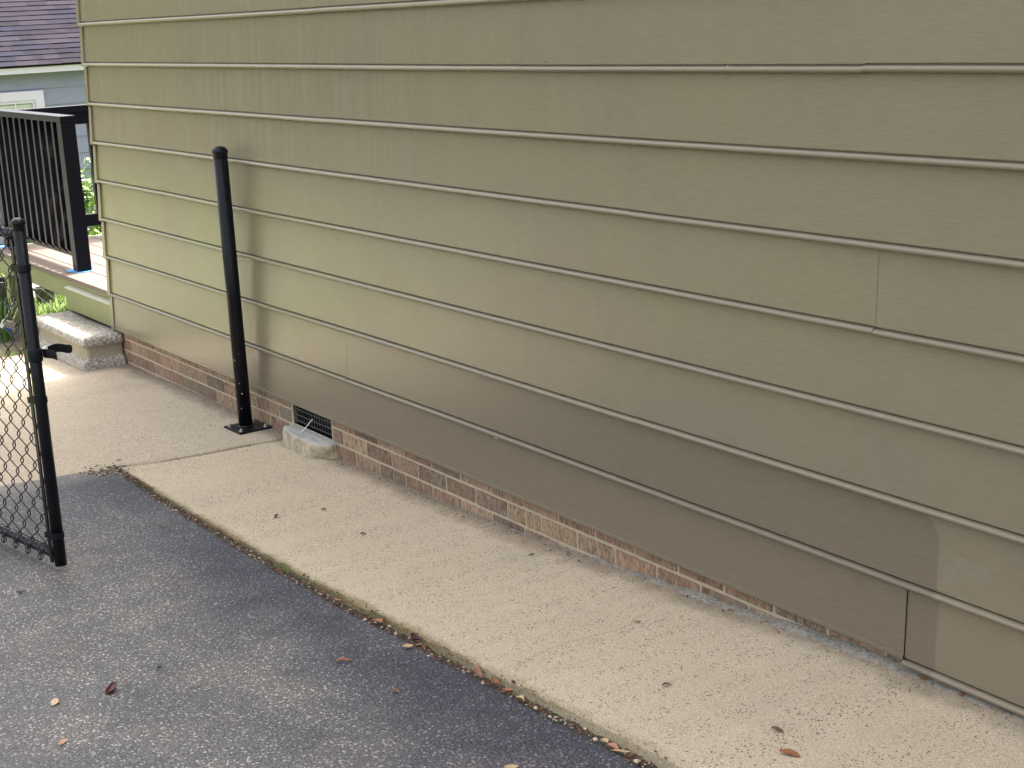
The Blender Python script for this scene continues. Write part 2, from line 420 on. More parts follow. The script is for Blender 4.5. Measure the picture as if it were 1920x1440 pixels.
# two concrete slabs, split by the ragged joint running out from the wall
JX = [(.10, 2.232), (-.058, 2.229), (-.145, 2.216), (-.247, 2.213), (-.373, 2.210), (-.49, 2.19), (-.588, 2.187), (-.714, 2.140), (-.777, 2.13)]
def jx(y):
    ys_ = [p[0] for p in JX][::-1]; xs_ = [p[1] for p in JX][::-1]
    return interp(y, ys_, xs_) + .004*N3(y*20) + .002*N3(y*60)
bm = B()                                                      # walkway: from the joint to past the right frame edge
YS = [-.762, -.7612, -.7590, -.7560, -.750] + fr(-.73, .05, .03)
bev = {-.762: -.0065, -.7612: -.0035, -.7590: -.0012, -.7560: -.0003, -.750: 0}
def wx(u, y):
    x0 = jx(y) + .003
    return x0 + (11.0-x0)*u
us = [i/250 for i in range(251)]
us = [u**1.15 for u in us]
rows = []
for u in us:
    r_ = []
    for y in YS:
        x = wx(u, y); dz = bev.get(y, 0)
        yy = y + (.004*N3(x*7) + .002*N3(x*31) if y < -.74 else 0)
        if u == 0: dz = min(dz, -.004)
        r_.append(bm.verts.new((x, yy, g(x)+dz + .0012*N3(x*3, y*3))))
    rows.append(r_)
for a, b in zip(rows, rows[1:]):
    for j in range(len(YS)-1): bm.faces.new((a[j], b[j], b[j+1], a[j+1]))
for a, b in zip(rows, rows[1:]):                              # front face of the slab
    p0, p1 = a[0], b[0]
    q0 = bm.verts.new((p0.co.x, p0.co.y+.002, p0.co.z-.11)); q1 = bm.verts.new((p1.co.x, p1.co.y+.002, p1.co.z-.11))
    bm.faces.new((q0, q1, p1, p0))
for j in range(len(YS)-1):
    p0, p1 = rows[0][j], rows[0][j+1]
    q0 = bm.verts.new(p0.co-Vector((0, 0, .1))); q1 = bm.verts.new(p1.co-Vector((0, 0, .1)))
    bm.faces.new((q0, p0, p1, q1))
walk = tag(obj("walkway", bm, MAT_WALK, smooth=True), "tan exposed concrete walkway along the wall", "walkway", kind="structure")

bm = B()                                                      # pad: left of the joint, running out past the gate
def padx(y):
    return jx(y)-.003 if y > -.777 else 2.16
ysp = fr(-3.2, -.80, .08) + [-.7775] + fr(-.775, .05, .0275)
rows = []
for y in ysp:
    xe = padx(y); r_ = []
    for k in range(61):
        x = -.80+.02*N3(y*4) + (xe+.80)*k/60
        dz = -.004 if k == 60 and y > -.777 else 0
        if k == 0: dz = -.006
        r_.append(bm.verts.new((x, y, g(x)+dz+.0012*N3(x*3, y*3))))
    rows.append(r_)
for a, b in zip(rows, rows[1:]):
    for k in range(60): bm.faces.new((a[k], a[k+1], b[k+1], b[k]))
for a, b in zip(rows, rows[1:]):
    for k, s in ((0, 1), (60, -1)):
        q0 = bm.verts.new(a[k].co-Vector((0, 0, .1))); q1 = bm.verts.new(b[k].co-Vector((0, 0, .1)))
        bm.faces.new((q0, a[k], b[k], q1) if s > 0 else (a[k], q0, q1, b[k]))
tag(obj("patio", bm, MAT_PAD, smooth=True), "worn tan concrete pad left of the ragged joint", "patio", kind="structure")

# soil in the gap between walkway and driveway
bm = B()
sheet(bm, fr(2.0, 11.0, .02), fr(-.86, -.70, .01), lambda x, y: ga(x)-.012+.010*N3(x*22, y*22)+.005*N3(x*70, y*70))
tag(obj("soil", bm, MAT_SOIL, smooth=True), "dark dirt filling the gap between walkway and asphalt", "soil", kind="structure")

# asphalt driveway
APX = [(-6.5, 2.05), (-1.253, 2.075), (-1.123, 2.09), (-.992, 2.105), (-.90, 2.115), (-.84, 2.15), (-.80, 2.17)]
def ax0(y): return interp(y, [p[0] for p in APX], [p[1] for p in APX]) + .02*N3(y*6) + .008*N3(y*23)
bm = B()
ysa = [-16, -12, -9] + fr(-6.5, -1.1, .15) + fr(-1.07, -.84, .03) + [-.82, -.81, -.80, -.793, -.786]
rows = []
for y in ysa:
    r_ = []
    for k in range(321):
        u = (k/320)**1.3; x0 = ax0(y); x = x0 + (12-x0)*u
        e = y - (-.786)
        yy = y + (max(0, 1+e/.05))*(.012*N3(x*9, 1)+.006*N3(x*37, 2)+.003*N3(x*90, 3))
        dz = -.012 if y == -.786 else (-.003 if y == -.793 else 0)
        if k == 0: dz = -.006
        corner = -.03*max(0, 1-(x-2.1)/.35) if y > -.85 else 0      # the corner where the asphalt has crumbled away
        r_.append(bm.verts.new((x, yy, ga(x)+dz+corner*0+.003*N3(x*1.7, y*1.7)+(-.004 if y > -.9 and x > 2.6 else 0))))
    rows.append(r_)
for a, b in zip(rows, rows[1:]):
    for k in range(320): bm.faces.new((a[k], a[k+1], b[k+1], b[k]))
tag(obj("driveway", bm, MAT_ASPHALT, smooth=True), "worn grey asphalt driveway with pale aggregate", "driveway", kind="structure")

# hairline cracks: thin ragged ribbons, parts of the paving they run through
def crack(parent, pts, w, zf, mat=MAT_CRACK):
    bm = B(); L = []
    for (a, b) in zip(pts, pts[1:]):
        n = max(2, int(math.dist(a, b)/.012))
        for k in range(n): L.append((a[0]+(b[0]-a[0])*k/n, a[1]+(b[1]-a[1])*k/n))
    L.append(pts[-1]); prev = None
    for i, (x, y) in enumerate(L):
        j = min(i+1, len(L)-1); h = max(0, j-1)
        tx, ty = L[j][0]-L[h][0], L[j][1]-L[h][1]; l = math.hypot(tx, ty) or 1
        nx, ny = -ty/l, tx/l
        x += nx*.006*N3(x*45, y*45); y += ny*.006*N3(x*45, y*45, 3)
        ww = w*(.55+.6*abs(N3(x*30, y*30, 7)))*min(1, (i+1)/5, (len(L)-i)/6)
        a = bm.verts.new((x+nx*ww, y+ny*ww, zf(x, y)+.0018)); b = bm.verts.new((x-nx*ww, y-ny*ww, zf(x, y)+.0018))
        if prev: bm.faces.new((prev[0], prev[1], b, a))
        prev = (a, b)
    return obj("crack", bm, mat, parent)
drive = [o for o in col.objects if o.name == "driveway"][0]
gw = lambda x, y: g(x)+.0012*N3(x*3, y*3)
gd = lambda x, y: ga(x)+.003*N3(x*1.7, y*1.7)+.001
crack(walk, [(5.193, -.723), (5.143, -.654), (5.121, -.576), (5.113, -.497), (5.12, -.409), (5.134, -.342), (5.124, -.267), (5.095, -.234), (5.087, -.179), (5.054, -.102)], .0007, gw)
crack(walk, [(2.2165, -.145), (2.214, -.247), (2.211, -.373), (2.194, -.49), (2.188, -.588)], .0045, gw, MAT_SOIL)
crack(walk, [(2.232, .01), (2.23, -.058), (2.2175, -.145)], .0025, gw, MAT_SOIL)
crack(drive, [(2.994, -.95), (3.05, -.915), (3.111, -.899), (3.07, -.84), (3.04, -.80)], .003, gd)
crack(drive, [(3.40, -1.02), (3.513, -.956), (3.53, -.90), (3.56, -.83)], .0018, gd)
crack(drive, [(4.00, -1.00), (4.106, -.923), (4.06, -.85), (4.08, -.80)], .002, gd)
crack(drive, [(4.55, -1.60), (4.62, -1.45), (4.60, -1.30), (4.66, -1.18), (4.75, -1.10)], .0014, gd)
crack(drive, [(3.95, -1.75), (3.97, -1.60), (4.05, -1.44), (4.10, -1.36)], .0016, gd)

# ---------------------------------------------------------------- the house
H = 0.213455
def sag(r, x):
    """the boards are not dead straight: measured waviness of each course"""
    T = {1: ([0, 2, 3.9, 4.6, 6], [0, -.002, -.0055, -.004, .001]), 2: ([0, 2, 3.9, 5, 6.2], [0, 0, -.0025, -.001, .003]),
         3: ([0, .9, 3, 5, 6], [.001, .004, .001, 0, .002]), 4: ([0, .9, 2, 4.5, 5.6, 6.2], [.002, .002, -.003, -.003, -.0025, 0]),
         5: ([0, .9, 2, 4, 6], [.001, .001, -.001, -.001, 0]), 6: ([0, .9, 2, 3, 4.6, 6], [0, .001, -.001, .002, -.001, 0]),
         7: ([0, .9, 2, 3.9, 6], [-.001, .001, -.001, .002, 0])}
    if r in T: return interp(x, *T[r])
    return .001*N3(x*.7, r)
house = empty("house", (5.5, 4, -1.9), "house wall clad in taupe lap siding above a low brick footing", "house")
HL = Vector(house.location)
XR = 11.0
SEAMS = {0: [2.87, 6.8], 1: [4.288, 5.765, 8.6], 2: [2.873, 6.7], 3: [4.831, 8.7], 4: [.95, 5.804], 5: [2.873, 6.8], 6: [4.822, 8.7], 7: [2.876, 6.8], 8: [5.913, 9.6]}
for r in range(-11, 0): SEAMS[r] = [1.9+((r*37) % 5)*.98, 6.7+((r*53) % 3)*.98]
bm = B()
def board_profile(r, last=False):
    """(y, z-offset-below groove) outline; z relative to the bead top of row r"""
    p = [(.0155, H-.016), (.0150, H-.021)]
    p += [(.0040, .0052), (.0046, .0042), (.0130, .0034), (.0130, -.0002)]
    for k in range(11):
        a = math.pi*.56 - math.pi*1.06*k/10
        p.append((.0035 - .0125*math.cos(a), -.0091 + .0087*math.sin(a)))
    p += [(.016, -.0182), (.0265, -.0182)]
    return p
def lip_profile(r):
    return [(.012, H-.020), (.0105, H-.022), (.001, .016), (.001, .0135), (-.0015, .0125), (-.0022, .003), (-.0010, .0005), (.004, -.001), (.024, -.001)]
for r in range(-11, 9):
    seams = SEAMS.get(r, []); edges = [0.0]+seams+[XR]
    for si, (xa, xb) in enumerate(zip(edges, edges[1:])):
        prof = board_profile(r)
        if r == 8 and xa < 5.9: prof = lip_profile(r)
        js = (0 if si == 0 else (.0010 if (si+r) % 2 else -.0008))
        jy = (0 if si == 0 else (-.0003 if (si+r) % 2 else .0003))
        n = max(2, int((xb-xa)/.12)); prev = None
        for k in range(n+1):
            x = xa + (xb-xa-(.0010 if r == 7 else .0004 if r == 8 else .0004 if xb < 4 else .00022))*k/n
            z0 = -r*H + js + sag(r, x); zt = sag(r-1, x)
            cur = []
            for (y, dz) in prof:
                zz = z0+dz if dz < H*.6 else -r*H+dz+zt
                wav = .0012*N3(x*1.1, r*3.1)+.0006*N3(x*4, r*2.)
                cur.append(bm.verts.new((x, y+jy+wav, zz)))
            if prev:
                for j in range(len(prof)-1): bm.faces.new((prev[j], cur[j], cur[j+1], prev[j+1]))
            prev = cur
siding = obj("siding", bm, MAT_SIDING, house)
for p in siding.data.polygons: p.use_smooth = False
# smooth the beads only
for p in siding.data.polygons:
    if p.area < .0006 * 4 and abs(p.normal.y) < .999: p.use_smooth = False

# corner caps, one per board
for r in range(-11, 9):
    bm = B(); zt = -r*H+H-.022; zb = -r*H-.018
    a = [(-.032, .004, zt), (.002, .004, zt), (.003, -.0065, zb), (-.044, -.0065, zb)]
    b = [(-.032, .30, zt), (-.044, .30, zb)]
    v = [bm.verts.new(p) for p in a]; w = [bm.verts.new(p) for p in b]
    bm.faces.new((v[3], v[2], v[1], v[0])); bm.faces.new((w[0], v[0], v[3], w[1])) if False else bm.faces.new((w[1], v[3], v[0], w[0]))
    u = [bm.verts.new((.003, .010, zb)), bm.verts.new((-.034, .012, zb)), bm.verts.new((-.034, .30, zb)), bm.verts.new((.002, .010, zt))]
    bm.faces.new((v[3], u[1], u[0], v[2])); bm.faces.new((v[2], u[0], u[3], v[1])); bm.faces.new((w[1], u[2], u[1], v[3]))
    bmesh.ops.recalc_face_normals(bm, faces=bm.faces)
    obj("corner_cap", bm, MAT_SIDING, house)

# body of the house behind the boards, brick footing, roof
bm = B(); box(bm, -.03, XR, .027, 8.0, -1.695, 2.35)
obj("wall_core", bm, MAT_SIDING, house)
bm = B()
zz = [-1.687-.0677*k for k in range(6)]
lay = bm.loops.layers.float_color.new("tone")
def brick(bm, x0, x1, z0, z1, tone):
    n0 = len(bm.faces); j = [random.uniform(-.0015, .0015) for _ in range(3)]
    vs = box(bm, x0, x1, .030+j[0], .12, z0, z1)
    bm.faces.ensure_lookup_table()
    for f in bm.faces[n0:]:
        for l in f.loops: l[lay] = (*tone, 1)
def tone():
    t = random.choice([(.30, .208, .142), (.285, .19, .13), (.33, .238, .162), (.24, .165, .118), (.32, .235, .162), (.20, .15, .112), (.29, .188, .135)])
    k = random.uniform(.85, 1.15); return tuple(v*k for v in t)
BL = .2127
for k in range(6):
    zt, zb = zz[k]-.005, zz[k]-.0677+.005
    off = .187 if k % 2 == 1 else .187-BL/2
    x = off-BL*2
    while x < XR:
        a, b = max(x+.005, -.005), min(x+BL-.005, XR)
        if x > 2.6: pass
        for (lo, hi) in ((a, b),):
            if hi-lo < .012: continue
            inv = (zb > -1.835)                                 # courses cut by the vent
            if inv and lo < 2.64 and hi > 2.245:
                if lo < 2.235: brick(bm, lo, 2.235, zb, zt, (.21, .185, .145))
                if hi > 2.65: brick(bm, 2.65, hi, zb, zt, tone())
            else: brick(bm, lo, hi, zb, zt, tone())
        x += BL
bmesh.ops.bevel(bm, geom=list(bm.edges), offset=.0028, segments=1, affect='EDGES')
obj("brick_footing", bm, MAT_BRICK, house)
bm = B()
box(bm, .0, 2.252, .0335, .11, -2.1, -1.690); box(bm, 2.634, XR, .0335, .11, -2.1, -1.690); box(bm, 2.252, 2.634, .0335, .11, -2.1, -1.815)
obj("mortar", bm, MAT_MORTAR, house)
bm = B(); box(bm, -.003, XR, .13, 7.99, -2.1, -1.70); obj("foundation", bm, MAT_MORTAR, house)
# roof with eaves
bm = B()
for (y0, z0, y1, z1) in ((-.12, 2.30, 4.0, 4.4), (8.12, 2.30, 4.0, 4.4)):
    v = [bm.verts.new(p) for p in ((-.35, y0, z0), (XR+.35, y0, z0), (XR+.35, y1, z1), (-.35, y1, z1), (-.35, y0, z0+.14), (XR+.35, y0, z0+.14), (XR+.35, y1, z1+.14), (-.35, y1, z1+.14))]
    for f in ((0, 1, 2, 3), (4, 5, 6, 7), (0, 1, 5, 4), (1, 2, 6, 5), (3, 0, 4, 7)): bm.faces.new([v[i] for i in f])
for xx in (-.03, XR):
    bm.faces.new([bm.verts.new(p) for p in ((xx, .03, 2.35), (xx, 8, 2.35), (xx, 4, 4.35))])
bmesh.ops.recalc_face_normals(bm, faces=bm.faces)
l2 = bm.loops.layers.float_color.new("tone")
for f in bm.faces:
    for l in f.loops: l[l2] = (.09, .08, .085, 1)
obj("roof", bm, MAT_ROOF, house)

bm = B()
def fillet(x, y):
    t = max(0, min(1, (y+.022)/.052)); h_ = interp(x, [0, 2.6, 3.5, 4.5, 5.3, 6.3, 11], [.003, .003, .004, .006, .013, .021, .026])
    return g(x) - .004 + h_*t**1.4*(1+.5*N3(x*11, y*11)) + .003*N3(x*45, y*45)
sheet(bm, fr(.0, 11.0, .02), fr(-.026, .032, .006), lambda x, y: fillet(x, y))
fm = M("grey_dusty_mortar_fillet"); fc = fm.mix(fm.ramp(fm.noise(22, 5, .75), [(.35, 0), (.65, 1)]), (.20, .185, .16), (.36, .33, .27))
fc = fm.mix(fm.math('MULTIPLY', fm.ramp(fm.noise(110, 3, .8), [(.52, 0), (.6, 1)]), .7), fc, (.09, .08, .075))
fm.set('Base Color', fc); fm.set('Roughness', .95); fm.bump(fm.noise(120, 4, .8), .9, .004)
obj("mortar_fillet", bm, fm.m, house, True)

# crawl space vent: dark recess, wire grille with its frame
bm = B()
v = [bm.verts.new(p) for p in ((2.252, .034, -1.815), (2.634, .034, -1.815), (2.634, .034, -1.70), (2.252, .034, -1.70), (2.252, .125, -1.815), (2.634, .125, -1.815), (2.634, .125, -1.70), (2.252, .125, -1.70))]
for f in ((4, 5, 6, 7), (0, 1, 5, 4), (0, 4, 7, 3), (1, 2, 6, 5), (3, 7, 6, 2)): bm.faces.new([v[i] for i in f])
vent = obj("vent", bm, MAT_DARK, house)
bm = B()
x = 2.262
while x < 2.63: tube(bm, [(x, .044, -1.812), (x+.002*N3(x*9), .044, -1.705)], .0011, 5); x += .0262
for z in (-1.800, -1.773, -1.746, -1.719): tube(bm, [(2.254, .0425, z), (2.44, .0425, z-.001), (2.632, .0425, z+.001)], .0011, 5)
obj("grille", bm, simple("dull_wire", (.20, .20, .19), .6, .6), vent)
FRM = simple("dull_frame", (.16, .16, .15), .6, .4)
for xx in (2.2525, 2.628):
    bm = B(); box(bm, xx, xx+.0055, .036, .052, -1.813, -1.702); obj("frame", bm, FRM, vent)
# nail heads and dimples on the boards
NAIL = simple("rusty_nail", (.12, .09, .06), .8, var=.5, nscale=20)
for (x, z, s) in [(2.097, -1.464, 1.3), (2.398, -1.482, 1.2), (2.496, -1.524, .8), (4.012, -1.483, 1), (4.428, -1.475, .8), (4.814, -1.478, 1), (5.479, -1.477, 1), (5.787, -1.50, 1), (5.499, -1.655, .8), (5.798, -1.685, .7), (4.447, -1.655, .7), (4.86, -1.648, .8), (2.90, -1.147, .8), (2.898, -.912, .9), (.05, -.651, 1.6), (4.416, -.206, 1), (.828, -.547, .7), (1.2, -1.63, .7), (.6, -1.52, .7), (1.62, -1.66, .7), (3.2, -1.05, .5)]:
    bm = B(); c = Vector((x, .0035, z)); r_ = .0028*s
    ring = [bm.verts.new(c+Vector((r_*math.cos(a), 0, r_*1.2*math.sin(a)))) for a in [2*math.pi*k/8 for k in range(8)]]
    top = bm.verts.new(c+Vector((0, -.0016, 0)))
    for k in range(8): bm.faces.new((ring[k], ring[(k+1) % 8], top))
    obj("nail_head", bm, NAIL, house)
CAULK = simple("white_caulk", (.42, .41, .37), .8)
bm = B(); box(bm, 4.012, 4.032, -.0068, .004, -1.5108, -1.4970, .002); obj("caulk_patch", bm, CAULK, house)
bm = B(); box(bm, 5.278, 5.281, -.0068, .004, -.228, -.215); obj("caulk_patch", bm, CAULK, house)

# mortar curb in front of the vent
bm = B(); n = 40; cx, cz = 2.462, 0
rings = []
for (s, z, ph) in ((1.00, -1.905, 0), (1.02, -1.882, 1), (.985, -1.860, 2), (.97, -1.838, 3), (.95, -1.824, 4), (.91, -1.8175, 5), (.80, -1.817, 6), (.5, -1.819, 7)):
    ring = []
    for k in range(n+1):
        a = math.pi*k/n; e = .75
        cxx = math.copysign(abs(math.cos(a))**e, math.cos(a)); sy = abs(math.sin(a))**e
        nz = 1+.13*N3(a*2.2, ph*.5, 4)+.045*N3(a*8, ph)
        x = cx - .222*s*cxx*nz; y = .034 - .104*s*sy*nz
        ring.append(bm.verts.new((x, y, z+.006*N3(x*22, y*22)+(.007*N3(x*50, y*50) if ph > 4 else 0))))
    rings.append(ring)
for a, b in zip(rings, rings[1:]):
    for k in range(n): bm.faces.new((a[k], a[k+1], b[k+1], b[k]))
bm.faces.new(rings[-1])
curb = M("rough_curb_mortar")
cc = curb.mix(curb.ramp(curb.noise(26, 5, .8), [(.35, 0), (.65, 1)]), (.24, .195, .125), (.50, .44, .33))
cn = curb.sep(curb.n.new('ShaderNodeNewGeometry').outputs['Normal'])[2]
cc = curb.mix(curb.math('MULTIPLY', curb.mr(cn, .5, .9), .8), cc, (.40, .405, .385))
cc = curb.mix(curb.math('MULTIPLY', curb.ramp(curb.noise(70, 4, .7), [(.6, 0), (.7, 1)]), .5), cc, (.10, .085, .06))
curb.set('Base Color', cc); curb.set('Roughness', .95); curb.bump(curb.noise(90, 4, .7), .8, .004)
bmesh.ops.recalc_face_normals(bm, faces=bm.faces)
o = obj("mortar_curb", bm, curb.m, smooth=True)
tag(o, "rounded pale mortar curb below the crawl space vent", "curb")
bm = B(); tube(bm, [(2.425, -.012, -1.812), (2.437, .006, -1.792), (2.448, .026, -1.766), (2.451, .034, -1.758)], .0022, 6)
tube(bm, [(2.425, -.012, -1.812), (2.433, -.020, -1.8145)], .0020, 6)
tag(obj("wire_stub", bm, simple("white_wire", (.70, .69, .64), .5)), "short bent white wire poking through the vent grille", "wire")

# ---------------------------------------------------------------- fence post by the wall
PX, PY = 1.912, -.058; gp = g(PX)
post = empty("fence_post", (PX, PY, gp), "black round steel post with domed cap bolted beside the wall", "post")
bm = B(); lathe(bm, (0, 0, 0), [(0, .008), (.0325, .008), (.0325, 1.285), (0, 1.285)], 40)
for v_ in bm.verts: v_.co.x -= .006*v_.co.z/1.3
po = obj("pole", bm, MAT_BLACK, post, True, world=False)
bm = B(); lathe(bm, (-.006, 0, 0), [(.0335, 1.262), (.0340, 1.281), (.0368, 1.285), (.0370, 1.290), (.0335, 1.297), (.026, 1.305), (.014, 1.3105), (0, 1.312)], 40)
obj("cap", bm, MAT_BLACK, post, True, world=False)
bm = B(); lathe(bm, (0, 0, 0), [(.038, .008), (.037, .011), (.033, .0145)], 32); obj("weld_bead", bm, MAT_BLACK, post, True, world=False)
bm = B(); box(bm, -.066, .108, -.083, .083, .0005, .009, .0012)
bmesh.ops.rotate(bm, verts=bm.verts, cent=(0, 0, 0), matrix=Matrix.Rotation(R(2), 3, 'Z'))
obj("base_plate", bm, MAT_BLACK, post, world=False)
for (bx, by) in ((-.045, -.062), (.086, -.062), (-.045, .060), (.086, .060)):
    bm = B(); lathe(bm, (bx, by, 0), [(0.0110, .009), (.0110, .0108), (.0080, .0110), (.0080, .018), (.0042, .0182), (.0042, .0225), (.0, .023)], 6)
    obj("bolt", bm, MAT_STEEL, post, world=False)
CHIP = simple("chipped_primer", (.5, .47, .40), .8)
for (a, z) in ((-20, .36), (-60, .33), (-35, .22), (-20, .17), (-35, .10)):
    bm = B(); t = R(a-10); c = Vector((.0325*math.cos(t), .0325*math.sin(t), z)); nn = Vector((math.cos(t), math.sin(t), 0))
    tt = Vector((-nn.y, nn.x, 0)); s = random.uniform(.0015, .004)
    ring = [bm.verts.new(c+nn*.0006+tt*s*.7*math.cos(q)+Vector((0, 0, s*1.3*math.sin(q)))) for q in [2*math.pi*k/6 for k in range(6)]]
    bm.faces.new(ring); obj("paint_chip", bm, CHIP, post, world=False)

# ---------------------------------------------------------------- gate
GA = R(190); gd_ = Vector((math.cos(GA), math.sin(GA), 0)); gn = Vector((gd_.y, -gd_.x, 0))*-1
if gn.y > 0: gn = -gn                                   # gn: the side facing the camera (-y)
GP = Vector((3.29, -1.372, 0)); GW = 1.52
gate = empty("chain_link_gate", (GP.x, GP.y, -1.853), "black chain link gate standing open over the asphalt", "gate")
def gpt(s, z, off=0): return GP + gd_*s + gn*off + Vector((0, 0, z))
for s in (0, GW):
    bm = B(); lathe(bm, gpt(s, 0), [(0, -1.855), (.0207, -1.855), (.0207, -.656), (0, -.656)], 28); obj("pole", bm, MAT_BLACK, gate, True)
    bm = B(); lathe(bm, gpt(s, 0), [(.0215, -.672), (.0222, -.656), (.0252, -.652), (.0254, -.648), (.0235, -.643), (.017, -.637), (.009, -.6335), (0, -.633)], 28)
    obj("cap", bm, MAT_BLACK, gate, True)
bm = B(); tube(bm, [gpt(.018, -.688), gpt(GW-.018, -.688)], .0168, 20); obj("top_rail", bm, MAT_RAILPIPE, gate, True)
bm = B(); tube(bm, [gpt(.018, -1.822), gpt(GW-.018, -1.822)], .0168, 20); obj("bottom_rail", bm, MAT_RAILPIPE, gate, True)
def orient_box(bm, s0, s1, o0, o1, z0, z1):
    P = [gpt(s, z, o_) for z in (z0, z1) for (s, o_) in ((s0, o0), (s1, o0), (s1, o1), (s0, o1))]
    v = [bm.verts.new(p) for p in P]
    for f in ((3, 2, 1, 0), (4, 5, 6, 7), (0, 1, 5, 4), (1, 2, 6, 5), (2, 3, 7, 6), (3, 0, 4, 7)): bm.faces.new([v[i] for i in f])
for s in (.022, GW-.022):
    bm = B(); orient_box(bm, s-.0095, s+.0095, .0185, .0235, -1.845, -.705); bmesh.ops.recalc_face_normals(bm, faces=bm.faces)
    obj("tension_bar", bm, MAT_BLACK, gate)
def band(z, s=0, h=.011, r=.0228):
    bm = B(); outer = []
    sg = 1 if s == 0 else -1
    path = []
    for k in range(25):
        a = R(-50+k*280/24); path.append((sg*r*math.cos(math.pi-a)*-1*-1, r*math.sin(a)))
    # strap: around the pole, then out to the tension bar
    pts = []
    for k in range(25):
        a = R(50 + 280*k/24)          # angle measured from the direction of the mesh corner
        pts.append((r*math.cos(a+R(45)), r*math.sin(a+R(45))))
    pts = [(.040, .027)] + pts[::-1][0:0] + [(.034, .0285)] + pts + [(.040, .0165)]
    pr_ = None
    for (s_, o_) in pts:
        P = [gpt(s+sg*s_, z+dz, o_) for dz in (-h, h)]
        c = bm.verts.new(P[0]), bm.verts.new(P[1])
        if pr_: bm.faces.new((pr_[0], c[0], c[1], pr_[1]))
        pr_ = c
    ob = obj("tension_band", bm, MAT_BLACK, gate)
    md = ob.modifiers.new("t", 'SOLIDIFY'); md.thickness = .0024; md.offset = 0
for z in (-.800, -1.257, -1.742): band(z)
for z in (-.85, -1.3, -1.742): band(z, GW)
# latch: collar on the pole with a forked strap
bm = B(); lathe(bm, gpt(0, 0), [(.0207, -1.121), (.0255, -1.121), (.0262, -1.118), (.0262, -1.082), (.0255, -1.079), (.0207, -1.079)], 28)
latch = obj("latch", bm, MAT_BLACK, gate, True)
def strap(pts, h0, h1, th, zc):
    bm = B(); pr_ = None
    for i, (x, y, dz) in enumerate(pts):
        h = h0+(h1-h0)*i/(len(pts)-1)
        c = (bm.verts.new((x, y, zc-h+dz)), bm.verts.new((x, y, zc+h+dz)))
        if pr_: bm.faces.new((pr_[0], c[0], c[1], pr_[1]))
        pr_ = c
    ob = obj("fork", bm, MAT_BLACK, latch)
    md = ob.modifiers.new("t", 'SOLIDIFY'); md.thickness = .0045; md.offset = 0
    return ob
gx, gy = GP.x, GP.y
arc = []
for k in range(15):                                     # U open to +y, hugging the collar
    a = R(-75 - 190*k/14 + 10)
    arc.append((gx+.030*math.cos(a)*1.0+.004, gy+.058+.030*math.sin(a), -.0))
far = [(gx-.034, gy+.075, .003), (gx-.040, gy+.092, .003), (gx-.034, gy+.108, -.001), (gx-.020, gy+.122, -.005), (gx-.016, gy+.136, -.003)]
near = [(gx+.037, gy+.050, -.002), (gx+.043, gy+.058, -.006), (gx+.044, gy+.062, -.014)]
upts = near[::-1] + [(gx+.030, gy+.041, 0), (gx+.018, gy+.031, 0), (gx+.004, gy+.027, 0), (gx-.010, gy+.032, 0), (gx-.024, gy+.046, 0), (gx-.031, gy+.062, 0)] + far
ob = strap(upts, .0165, .0165, .004, -1.098)
sm = ob.modifiers.new("s", 'SUBSURF'); sm.levels = 2; sm.render_levels = 2
bm = B(); tube(bm, [(gx-.012, gy+.020, -1.088), (gx-.012, gy+.048, -1.086)], .005, 8); tube(bm, [(gx-.012, gy+.040, -1.086), (gx-.012, gy+.047, -1.086)], .009, 6)
obj("bolt", bm, MAT_STEEL, latch)
# chain link fabric: interlocked zigzag wires
bm = B(); CS = .0478; DV = .0975; rr = .0022; ov = .0036
ncol = int((GW-.03)/CS)
zlo, zhi = -1.850, -.700
for j in range(ncol):
    sL = -.0025+.0105+CS*j; sR = sL+CS                 # columns
    if sL < .006: sL_ = sL
    pts = []; i0 = int((zlo+1.690)/(DV/2))-2
    for k in range(-3, 22):
        z = -1.690 + k*DV/2
        right = (k+j) % 2 == 0
        sc_ = (sR+ov) if right else (sL-ov); o0 = .0235+(.0035 if right else -.0035)
        # rounded bend: three points at the corner
        dirn = -1 if right else 1
        for (dz, ds) in ((-.0105, .0078), (-.0035, .0006), (.0035, .0006), (.0105, .0078)):
            zz_ = z+dz
            if (k == -3 and dz < 0) or (k == 21 and dz > 0): continue
            pts.append(gpt(sc_+dirn*ds+.0012*N3(z*5, j*.3), zz_, o0))
    tube(bm, pts, rr, 6)
    # knuckles where the ends are turned back under and over the rails
    if j % 2 == 1:
      for (ze, sg) in ((-1.690-3*DV/2, -1), (-1.690+21*DV/2, 1)):
        # the zigzag ends run on to the mesh edge and hook round each other
        for (ph, rx) in ((0, .009), (40, -.0075)):
            c = gpt(sR+.003*N3(j*1.3, sg, ph), ze+sg*.004, .0235)
            q = [c+gd_*(rx*math.cos(t))+gn*(.006*math.sin(t+1))+Vector((0, 0, sg*(.002+.0105*math.sin(t)))) for t in [R(a) for a in range(-60+ph, 245+ph, 25)]]
            tube(bm, q, rr*.95, 6)
obj("chain_link_mesh", bm, MAT_VINYL, gate, True)
TIE = simple("dark_tie_wire", (.035, .036, .042), .35, .3)
for (z, ss) in ((-1.822, (.12, .215, .31, .41, .60, .9, 1.2)), (-.688, (.05, .35, .75, 1.15))):
    for s in ss:
        q = [gpt(s+.008*math.sin(t*.5), z+.0195*math.sin(t), .0195*math.cos(t)+.004) for t in [R(a) for a in range(0, 400, 25)]]
        bm = B(); tube(bm, q, .0015, 6); obj("tie_wire", bm, TIE, gate, True)
bm = B(); q = [gpt(.055, -.665, .02), gpt(.075, -.640, .012), gpt(.085, -.622, .010), gpt(.10, -.628, .012)]; tube(bm, q, .0018, 6); obj("tie_wire", bm, TIE, gate, True)
